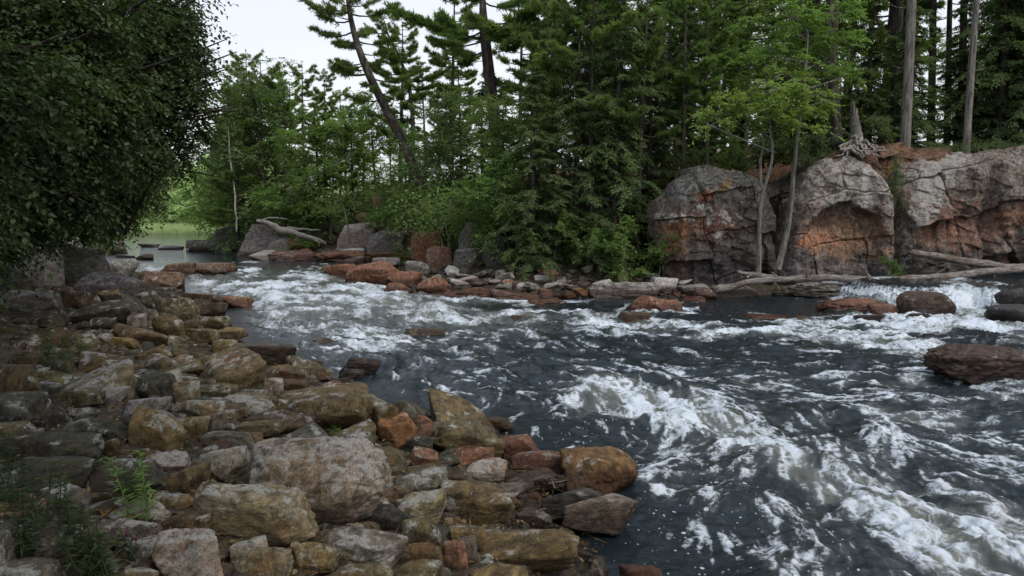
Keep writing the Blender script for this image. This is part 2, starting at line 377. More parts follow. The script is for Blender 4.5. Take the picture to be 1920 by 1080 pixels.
deep = k.mix(aer_sheen, (0.010, 0.016, 0.019, 1), (0.21, 0.22, 0.185, 1))
nrm = k.bump(nf2, 0.5, 0.035)
wb = k.principled(deep, k.math('ADD', 0.035, k.math('MULTIPLY', aer_sheen, 0.25)), nrm, 0.5); wb.inputs['IOR'].default_value = 1.33
nfm = k.bump(k.math('ADD', nf2, k.math('MULTIPLY', nf, 0.8)), 0.8, 0.03)
fb = k.principled(k.mix(nf2, (0.46, 0.52, 0.57, 1), (0.76, 0.80, 0.83, 1)), 0.7, nfm, 0.3)
ms = k.n('MixShader'); k.set(ms.inputs[0], fo); k.set(ms.inputs[1], wb.outputs[0]); k.set(ms.inputs[2], fb.outputs[0])
M_WATER = k.done(ms)
def build_water():
    na, nr = 1250, 760
    az = np.linspace(R(-50), R(50), na)
    dep = np.concatenate([np.linspace(R(36), R(2.2), nr - 60), np.geomspace(R(2.15), R(0.9), 60)])
    rr = H / np.tan(dep)
    A, RR = np.meshgrid(az, rr); x = (RR * np.sin(A)).ravel(); y = (RR * np.cos(A)).ravel()
    sd = river_sd(x, y)
    lvl = wz(x, y)
    px, py = project(x, y, lvl)
    # direction of the current
    dx = np.zeros_like(x); dy = np.zeros_like(x)
    for line in FLOW:
        W = [P(*q)[:2] for q in line]
        for a, b in zip(W[:-1], W[1:]):
            d = b - a; L2 = d @ d; t = np.clip(((x - a[0]) * d[0] + (y - a[1]) * d[1]) / L2, 0, 1)
            r2 = (x - a[0] - t * d[0]) ** 2 + (y - a[1] - t * d[1]) ** 2
            w = 1.0 / (r2 + 0.15) ** 1.5; L = math.sqrt(L2); dx += w * d[0] / L; dy += w * d[1] / L
    # eddies
    e1 = fbm2(x * 0.55, y * 0.55, 2, 31) - 0.5
    m = np.hypot(dx, dy) + 1e-9; dx /= m; dy /= m
    ang = e1 * 2.4 + (fbm2(x * 1.7, y * 1.7, 2, 91) - 0.5) * 1.6
    cx = dx * np.cos(ang) - dy * np.sin(ang); cy = dx * np.sin(ang) + dy * np.cos(ang)
    # streaks: noise averaged along the current
    def lic(freq, length, seed, steps=9, octs=2):
        acc = 0
        for s in np.linspace(-1, 1, steps):
            acc = acc + fbm2((x + cx * s * length) * freq, (y + cy * s * length) * freq, octs, seed)
        acc = acc / steps
        return (acc - acc.mean()) / (acc.std() + 1e-9)
    def licr(freq, length, seed, steps=9):          # thin curling filaments
        acc = 0; wx = (fbm2(x * freq * .6, y * freq * .6, 3, seed + 3) - .5) * 1.6 / freq; wy = (fbm2(x * freq * .6, y * freq * .6, 3, seed + 5) - .5) * 1.6 / freq
        for s in np.linspace(-1, 1, steps): acc = acc + (1 - np.abs(vn2((x + wx + cx * s * length) * freq, (y + wy + cy * s * length) * freq, seed) - .5) * 3.2)
        acc = acc / steps; return (acc - acc.mean()) / (acc.std() + 1e-9)
    s1 = lic(2.6, 0.60, 3, 9); s2 = lic(8.0, 0.36, 13, 11); s3 = lic(21.0, 0.15, 23, 11, 1); f1 = licr(3.2, .34, 33, 9); f2 = licr(8.5, .16, 37, 9)
    nearw = sstep(30, 8, y)
    I = np.zeros_like(x)
    wpx = px + (fbm2(x * 0.8, y * 0.8, 3, 41) - 0.5) * 150 * np.clip(8 / np.maximum(y, 3), 0.3, 1.4)
    wpy = py + (fbm2(x * 0.8, y * 0.8, 3, 43) - 0.5) * 90 * np.clip(8 / np.maximum(y, 3), 0.3, 1.4)
    for pts, hw, st in FOAM: I = np.maximum(I, band(wpx, wpy, pts, hw * (1.0 if pts[0][1] < 640 else 1.5), st))
    rapid = sstep(478, 520, py) * sstep(-0.1, -1.2, sd)
    calmzone = np.maximum.reduce([band(px, py, [(1330, 575), (1520, 580)], 22, 1.0), band(px, py, [(1120, 1060), (1250, 1060)], 45, 1.0), band(px, py, [(880, 570 + 8), (1150, 575)], 9, 0.9),
                                  band(px, py, [(1200, 1000), (1300, 1060)], 50, 0.8), band(px, py, [(1400, 540), (1900, 528)], 14, 1.0), band(px, py, [(700, 750), (820, 770)], 25, 0.5)])
    I = np.maximum(I, (0.32 + 0.38 * sstep(670, 580, py) * sstep(1180, 950, px) + .17 * sstep(1000, 1300, px) * sstep(680, 720, py)) * rapid * (1 - calmzone))  # raised upstream level partly stands for pale sky reflection
    I = I * (1 - 0.85 * calmzone) if False else np.where(calmzone > 0.3, I * 0.8, I)
    s0 = lic(1.0, 1.5, 63, 7); f0 = licr(1.5, 1.0, 67, 9); far_ = sstep(11, 26, y); near_ = 1 - .75 * far_
    f3 = licr(17.0, .07, 39, 7); st = far_ * (.62 * s0 + .75 * f0) + .25 * far_ * s1 + near_ * (0) + 0.36 * s1 + 0.40 * s2 * near_ + 0.42 * s3 * near_ + .46 * f1 + .55 * f2 * near_ + .42 * f3 * sstep(16, 8, y)
    st = st / st.std()
    for (a_, b_, c_, d_, lb_, tz_) in ROCKS:      # water breaks white on the rocks that stand in it
        if lb_ and SD1(a_, b_) < 0.5 and tz_ > 0 and b_ < 45:
            q_ = np.hypot((x - a_) / (c_ + .25), (y - b_ + .1) / (d_ + .25)); I = np.maximum(I, (.9 if SD1(a_, b_) < -.15 else .6) * np.exp(-((q_ - 1.0) / .28) ** 2) * (1 - calmzone) * rapid)
    ifa = sstep(9, 20, y)      # finer, thinner streaks near the camera
    foam = np.clip((I - 0.47 - 0.09 * (1 - ifa)) * 0.85 + st * (0.27 + .05 * (1 - ifa)), 0, 1.2)
    foam = np.where(I < 0.05, 0, foam)
    # a little foam where water laps the banks
    foam = np.maximum(foam, 0.45 * sstep(-0.35, -0.05, sd) * rapid * sstep(0.4, 1.4, st) * (1 - calmzone))
    aer_sheen = np.clip((0.02 + .30 * sstep(670, 560, py) * sstep(1180, 900, px)) * rapid * (1 - calmzone) + sstep(0.35, 1.2, I + st * 0.12) * 0.75, 0, 1)  # aerated water under foam; upstream term paints sky sheen as paler colour
    # waves
    chop = (0.45 + 0.8 * np.clip(I, 0, 1)) * rapid * (1 - 0.85 * calmzone)
    b1 = fbm2(x * 1.1, y * 1.7, 3, 51) - 0.5
    b2 = 1 - np.abs(fbm2(x * 2.6 + b1, y * 3.6, 3, 53) - 0.5) * 4
    b3 = 1 - np.abs(fbm2(x * 7 + b1 * 2, y * 9, 2, 57) - 0.5) * 4
    z = chop * (b1 * 0.24 + b2 * (0.035 + .05 * ifa) + b3 * 0.016) + 0.008 * (fbm2(x * 3, y * 6, 2, 59) - 0.5) * sstep(445, 500, py)
    sw = lic(4.2, 0.22, 83, 7); sw2 = lic(1.8, .4, 87, 7); z += (sw * .015 + sw2 * .026 * near_) * rapid * (1 - .5 * calmzone) + sw * .006 * calmzone
    z += np.clip(foam, 0, 1) * 0.012 * rapid + s1 * 0.009 * rapid * (1 - calmzone) + s2 * 0.0055 * rapid * (1 - calmzone) + s3 * 0.0018 * rapid * (1 - 0.6 * calmzone)
    z += (fbm2(x * 5, y * 7, 3, 61) - 0.5) * (0.012 * rapid + .022 * calmzone * sstep(25, 12, y)) + s2 * .004 * calmzone
    fall = sstep(0.03, 0.2, lvl) * sstep(0.60, 0.45, lvl)
    foam = np.where(fall > 0, np.maximum(foam, fall * (0.25 + 0.5 * (fbm2(x * 9, y * 0.8, 3, 71) > 0.46))), foam)
    z += lvl + fall * (fbm2(x * 6, y * 1.0, 4, 73) - 0.5) * 0.26
    bub = np.maximum(band(px, py, [(1200, 1060), (1400, 1060)], 70, 1.0), np.maximum(band(px, py, [(1150, 850), (1350, 950), (1500, 1060)], 60, 0.9), 0.25 * nearw * (1 - calmzone)))
    me = mesh_np('river', np.stack([x, y, z], 1), grid_faces(na, nr), M_WATER)
    attr(me, 'foam', foam); attr(me, 'aerated_sheen', aer_sheen); attr(me, 'bubbles', (bub > 0.35) * 1.0); attr(me, 'calm', calmzone)
    tag(link('river', me), kind='structure')
# ------------------------------------------------------------------ rocks
_ico = {}
def ico(sub):
    if sub not in _ico:
        bm = bmesh.new(); bmesh.ops.create_icosphere(bm, subdivisions=sub, radius=1)
        V = np.array([v.co for v in bm.verts]); Fc = np.array([[v.index for v in f.verts] for f in bm.faces]); bm.free()
        V /= np.linalg.norm(V, axis=1)[:, None]; _ico[sub] = (V, Fc)
    return _ico[sub]
def rock_shape(seed, sub, dims, cuts=13, sharp=22, rough=1.0, flat=False):
    """an angular boulder that fills a box of the half sizes dims"""
    g = np.random.default_rng(seed); U, Fc = ico(sub)
    n = g.normal(size=(cuts, 3)); n /= np.linalg.norm(n, axis=1)[:, None]; d = g.uniform(0.55, 0.92, cuts)
    ax = np.array([[1, 0, 0], [-1, 0, 0], [0, 1, 0], [0, -1, 0], [0, 0, 1], [0, 0, -1.0]]) + g.normal(size=(6, 3)) * 0.16
    ax /= np.linalg.norm(ax, axis=1)[:, None]
    n = np.concatenate([n, ax]); d = np.concatenate([d, g.uniform(0.62, 0.8, 6)])
    dots = np.maximum(U @ n.T, 1e-3) / d
    r = (dots ** sharp).sum(1) ** (-1.0 / sharp)
    o = g.uniform(0, 50, 3)
    V = U * r[:, None]
    V = V * (1 + rough * (0.065 * fbm3(U * 1.7 + o, 3, seed % 97) + 0.045 * ridge3(V * 3.1 + o, 3, 5 + seed % 89))[:, None])
    if sub >= 5: V = V * (1 + rough * (0.020 * ridge3(V * np.array([6, 7, 13.0]) + o, 4, 3) + 0.012 * fbm3(V * 17 + o, 3, 8))[:, None])
    cr = 1 - np.abs(fbm3(V * np.array([1.6, 1.6, 2.6]) + o + 7, 3, 4)) * 9
    V = V * (1 - 0.045 * np.clip(cr, 0, 1) * rough)[:, None]
    lo, hi = V.min(0), V.max(0)
    V = (V - (lo + hi) / 2) / ((hi - lo) / 2)
    return V * np.asarray(dims), Fc
# tints: linear base colours (r, g, b) + how much lichen
TINT = dict(ol=(.142, .118, .064, .42), olb=(.148, .106, .055, .30), gr=(.165, .155, .135, .50), dk=(.045, .043, .043, .12), dg=(.088, .082, .068, .3), br=(.135, .088, .055, .2),
            rd=(.20, .105, .075, .30), pk=(.27, .20, .175, .75), pl=(.33, .30, .265, .85), tn=(.215, .175, .115, .55), gd=(.20, .145, .070, .35), orr=(.24, .12, .06, .12),
            pu=(.125, .095, .095, .4), bg=(.24, .185, .155, .7), or2=(.21, .125, .06, .15), olc=(.135, .105, .058, .2), mw=(.20, .165, .16, .3), dw=(.075, .073, .075, .15), li=(.25, .235, .245, .8), rs=(.20, .10, .058, .08), wt=(.50, .48, .48, .9), dkb=(.07, .047, .033, .08), mv=(.175, .15, .14, .5))
ROCKS = []          # (x, y, radius) of what stands there already
def put_rock(bb, tint, label, group=None, sink=0.16, zbase=None, depth=0.62, sub=None, seed=None, sharp=38, rz=0.0, hmin=0.32, cuts=10, rough=1.0, name='boulder', cat='boulder'):
    x0, y0, x1, y1 = bb; w = x1 - x0; cx = (x0 + x1) / 2
    g = hit(cx, y1) if zbase is None else P(cx, y1, zbase)
    dist = g[1] * CT + (H - g[2]) * ST
    W = w / F * dist; E = (y1 - y0) / F * dist
    a = math.atan2(H - g[2], g[1]); D = W * depth
    hh = (E - D * math.sin(a)) / math.cos(a)
    if hh < hmin * W:
        hh = min(hmin * W, E / math.cos(a)); D = max((E - hh * math.cos(a)) / max(math.sin(a), .02), 0.45 * W); D = min(D, 1.5 * W)
    W *= 1.05; hh *= 1.16 if zbase is None else 1.0; full = hh * (1 + sink); c = np.array([g[0] * (g[1] + D * .5) / g[1], g[1] + D * 0.5, g[2] + hh - full / 2])
    sd = seed if seed is not None else int(abs(cx * 7 + y1 * 13)) % 99991
    if sub is None: sub = 6 if w > 200 else (5 if w > 55 else 4)
    V, Fc = rock_shape(sd, sub, (W / 2, D / 2, full / 2), cuts, sharp, rough)
    me = mesh_np(name, V, Fc, M_ROCK)
    o = link(name, me, None, c, rz); t = TINT[tint]; kf = (.86 if tint in ('rd', 'gd', 'orr', 'pk', 'pl', 'tn', 'li') else (.76 if y0 > 770 and x0 > 250 else .62)) if group else .92; o.color = (t[0] * kf * 1.02, t[1] * kf, t[2] * kf * .86 if group else t[2], t[3])  # kf darkens left-bank tints, standing in for tree shade
    tag(o, label, cat, group)
    ROCKS.append((c[0], c[1], W / 2, D / 2, label, c[2] + full / 2))
    return o
GL = 'boulders and stones piled along the near left bank'
HERO = [ # foreground
 ((464,806,738,1008),'bg','largest foreground boulder, cracked pinkish grey top with reddish flank'),
 ((388,893,597,1046),'tn','rounded pale olive boulder leaning on front of the largest boulder'),
 ((378,838,468,914),'pl','pale grey-pink block wedged left of the largest boulder'),
 ((358,903,438,974),'ol','dull olive stone left of the rounded olive boulder'),
 ((308,958,402,1020),'br','brown squared block behind the pinkish bottom boulder'),
 ((290,996,440,1120),'pk','smooth pinkish boulder at bottom edge left of centre'),
 ((438,1010,505,1070),'pl','pale wedge stone between pinkish boulder and rounded olive boulder'),
 ((450,1028,548,1110),'tn','golden olive stone cut by the bottom edge, below rounded olive boulder'),
 ((547,1018,632,1082),'gd','golden stone left of the tilted flat grey-brown slab'),
 ((610,990,760,1076),'mv','tilted flat grey-brown slab in front of the largest boulder'),
 ((672,930,738,976),'gd','golden rounded stone tucked under right side of the largest boulder'),
 ((664,952,775,1004),'dk','dark stone in shade right of the largest boulder'),
 ((640,982,690,1014),'dg','small shaded stone below the largest boulder'),
 ((380,820,478,852),'gr','thin grey slab lying behind the pale grey-pink block'),
 ((386,788,444,830),'pu','dark purple stone behind the thin grey slab'),
 ((450,796,535,828),'ol','flat olive stone behind the top of the largest boulder'),
 ((526,733,704,818),'olb','long rectangular olive-brown slab with a straight dark left end'),
 ((698,762,748,824),'olb','upright olive wedge at right end of long rectangular slab'),
 ((708,780,780,842),'orr','orange-brown knobbly rock right of long rectangular slab'),
 ((774,782,812,822),'rd','small pink-red stone between orange rock and angular brown boulder'),
 ((744,820,814,850),'dk','shadow-black slab filling the dark gap under the small pink-red stone'),  # near-black tint paints in the dark hole between the stones
 ((766,843,822,884),'rd','brick red squared block in the gap right of largest boulder'),
 ((790,880,874,928),'dkb','dark brown flat stone in front of the brick red block'),
 ((738,882,838,948),'gr','grey-green ribbed stone right of the largest boulder'),
 ((743,920,836,992),'tn','tan flat-faced stone right of the golden rounded stone'),
 ((826,903,965,993),'olb','wide brown mossy boulder in front of the tangle of dead twigs'),
 ((800,780,948,874),'olc','large angular olive-brown boulder at the water, sharp left face'),
 ((890,784,964,812),'olb','flat slab tip jutting into water behind the angular boulder'),
 ((840,764,900,788),'dkb','low wet rock in water behind the angular olive-brown boulder'),
 ((851,828,938,884),'rd','reddish brown boulder on right side of angular boulder'),
 ((867,863,950,902),'pk','pink and tan lump under the reddish brown boulder'),
 ((930,813,1020,875),'rd','rust brown boulder at the waterline behind the row of three'),
 ((954,843,1064,905),'rd','rust brown boulder in middle of the waterline row'),
 ((974,880,1068,932),'br','low brown stone below the middle waterline boulder'),
 ((1050,843,1196,938),'or2','golden brown boulder reaching farthest into the water'),
 ((1012,914,1138,990),'dw','black wet boulder with a pale flat top in the shallows'),
 ((1052,936,1200,1014),'mw','grey pointed boulder with a rusty end standing in the shallows'),
 ((965,957,1036,998),'dkb','small dark stone with pinkish top beside the black wet boulder'),
 ((990,927,1010,948),'rd','tiny pink stone by the trickle of pale water'),
 ((950,936,978,960),'gd','tiny golden stone above the trickle of pale water'),
 ((893,984,1088,1082),'olb','long olive boulder with an orange lower edge at the bottom'),
 ((843,984,912,1034),'olb','olive stone behind left end of the long orange-edged boulder'),
 ((753,974,828,1046),'ol','olive stone with orange top right of tilted flat slab'),
 ((826,1020,878,1076),'rd','reddish wedge stone left of the long orange-edged boulder'),
 ((858,1012,897,1068),'pu','purple-grey upright stone between reddish wedge and long boulder'),
 ((768,1022,832,1090),'olb','mossy brown stone left of the reddish wedge'),
 ((878,1054,994,1120),'gd','yellowish stone cut by bottom edge below the long boulder'),
 ((740,1058,828,1120),'ol','olive stone cut by the bottom edge below tilted slab'),
 ((1163,1058,1248,1120),'rd','reddish rock tip in dark water at the bottom edge'),
 ((600,1070,744,1130),'ol','mossy olive rock along bottom edge below tilted slab'),
 ((830,972,850,990),'tn','tiny tan stone in front of wide brown mossy boulder'),
 # middle left
 ((446,655,560,686),'dkb','plank-shaped dark brown rock lying at the water edge'),
 ((538,679,606,702),'dkb','low dark rock right of and below plank-shaped rock'),
 ((640,671,716,702),'dkb','triangular dark rock standing alone in the shallows'),
 ((635,692,684,712),'dkb','low rock in front of the triangular rock'),
 ((620,709,658,734),'dkb','small dark rock left below the triangular rock'),
 ((652,719,683,740),'dkb','small rounded dark rock in water, nearest of the shallows group'),
 ((599,717,652,752),'rd','pinkish brown rock leaning behind the long rectangular slab'),
 ((566,690,624,722),'br','brown sloping rock right of the dark brown cluster'),
 ((500,692,580,724),'br','dark brown rock behind the grey-orange round stone'),
 ((528,712,578,742),'br','brown wedge right of the grey-orange round stone'),
 ((494,710,534,738),'pk','round grey-orange stone among the dark brown rocks'),
 ((440,728,503,764),'pu','purple-red stone left of the grey-orange round stone'),
 ((388,671,450,695),'pk','pinkish squared block left of plank-shaped rock'),
 ((346,566,394,598),'dkb','dark squared block, left one of the pair at waterline'),
 ((386,568,430,602),'dkb','dark squared block, right one of the pair at waterline'),
 ((420,557,472,579),'orr','rust-brown pointed rock tip jutting into the white water'),
 ((396,555,428,573),'olb','small dark olive rock joined to the rust-brown tip'),
 ((344,554,400,572),'olb','low olive rock behind the dark squared blocks'),
 ((296,560,374,616),'ol','tall flat-topped olive boulder left of dark squared blocks'),
 ((374,594,432,624),'ol','striped olive slab in front of dark squared blocks'),
 ((400,620,464,640),'gd','flat rust-gold slab touching the water'),
 ((396,636,444,664),'gd','rust-gold chunk below the flat rust-gold slab'),
 ((343,614,412,644),'olb','flat olive-brown rock left of the flat rust-gold slab'),
 ((366,720,442,756),'ol','grey-olive boulder left of the purple-red stone'),
 ((326,716,376,760),'tn','mottled tan-green stone left of grey-olive boulder'),
 ((304,696,342,730),'pl','mottled pale stone behind the mottled tan-green stone'),
 ((322,755,424,792),'tn','long flat tan-grey stone below the pale pink flat stone'),
 ((388,768,444,800),'tn','tan lump right of the long flat tan-grey stone'),
 ((389,746,424,766),'pk','pale pink flat stone above the long flat tan-grey stone'),
 ((248,770,342,856),'gd','golden cracked boulder with a thin twig across it'),
 ((333,783,394,834),'gd','round golden stone touching the golden cracked boulder'),
 ((190,726,240,762),'li','pale lilac angular stone in middle of the left bank'),
 ((230,743,322,786),'li','purple-grey oval boulder below the pale lilac stone'),
 ((260,706,330,760),'dg','pyramid-shaped dark boulder above purple-grey oval boulder'),
 ((141,565,254,616),'dg','large dark angular block with a flat sloping face, upper left bank'),
 ((106,544,172,588),'br','brown angular rock behind the large dark angular block'),
 ((107,578,137,600),'ol','small olive stone below the brown angular rock'),
 ((238,592,277,636),'mv','pale upright pointed stone right of large dark angular block'),
 ((170,598,218,624),'dg','dark chunk in front of the large dark angular block'),
 ((-24,684,90,766),'olb','big rounded brown boulder at left edge'),
 ((-36,736,80,812),'dg','dark boulder in front of the big brown one at left edge'),
 ((145,660,228,708),'olb','dark brown boulder with a reddish band in the left rubble'),
 ((206,631,254,655),'gd','golden-orange flat stone right of small pale block'),
 ((181,628,210,650),'mv','small pale squared block touching golden-orange flat stone'),
 ((124,630,186,652),'ol','flat olive stone left of the small pale block'),
 ((-5,520,44,568),'dg','dark rounded boulder at left edge below the foliage'),
 ((58,582,126,618),'dg','low dark rock between left edge and large angular block'),
 ((-20,632,24,694),'dg','dark boulder standing at left edge above big brown boulder'),
 ((293,592,344,636),'olb','olive-brown block right of pale upright pointed stone'),
 ((271,581,304,605),'gr','small grey stone behind pale upright pointed stone'),
 ((193,551,266,588),'dg','dark flat rock behind the large dark angular block'),
 ((258,548,300,586),'dg','dark sloping rock left of the tall flat-topped olive boulder'),
 ((93,736,198,772),'ol','long flat olive rock left of the pale lilac stone'),
 ((131,763,186,790),'ol','rounded olive stone below the long flat olive rock'),
 ((63,742,96,775),'wt','little white stone chip beside dark boulder at left edge'),
 ((116,783,238,838),'dg','broad dark rounded boulder left of golden cracked boulder'),
 ((43,820,196,884),'dg','broad dark boulder below the broad rounded one'),
 ((-14,808,88,872),'dg','dark boulder low at left edge under dark grey neighbours'),
 ((-24,773,66,812),'dk','very dark flat rock at left edge'),
 ((40,858,166,942),'dg','large round dark boulder behind the weeds'),
 ((160,862,318,940),'dg','wide dark flat boulder behind the green weed'),
 ((272,847,354,894),'pk','pale pinkish ridge stone left of the pale grey-pink block'),
 ((313,866,394,938),'olb','brown cracked stone right of the wide dark flat boulder'),
 ((84,914,182,1004),'mv','grey-brown angular boulder among the weeds'),
 ((192,824,228,866),'olb','small brown knob between dark boulders and golden cracked boulder'),
 ((223,838,286,870),'olb','low brown stone in front of golden cracked boulder'),
 ((228,792,256,828),'dk','small dark stone touching left side of golden cracked boulder'),
 ((278,926,366,968),'tn','flat tan stone right of the green weed'),
 ((216,934,320,990),'pl','pale slab partly hidden by the green weed'),
 ((150,972,296,1042),'mv','lilac-grey slab in front of the green weed'),
 ((-14,976,160,1064),'mv','large grey boulder at bottom left behind the weed stems'),
 ((212,1008,320,1070),'mv','grey stone with purple flowers beside the pinkish boulder'),
 ((150,1034,222,1096),'mv','mottled grey stone at bottom left edge of purple flowers'),
 ((236,1064,296,1120),'tn','small tan stone cut by bottom edge left of pinkish boulder'),
 ((-20,1050,110,1130),'mv','pinkish grey rock in the bottom left corner'),
 ((430,664,452,684),'wt','tiny white pebble left of the plank-shaped rock'),
]
for bb, t, lab in HERO: put_rock(bb, t, lab, GL, **(dict(seed=41, sharp=14, cuts=9, depth=.62, rough=1.3) if t == 'bg' else dict(seed=207, sharp=30, cuts=7, rough=1.3) if t == 'or2' else dict(seed=8, sharp=26, cuts=7, rough=1.2, depth=.8) if t == 'olc' else dict(seed=31, cuts=6, hmin=.45, sharp=40) if t in ('mw', 'dw') else {}))
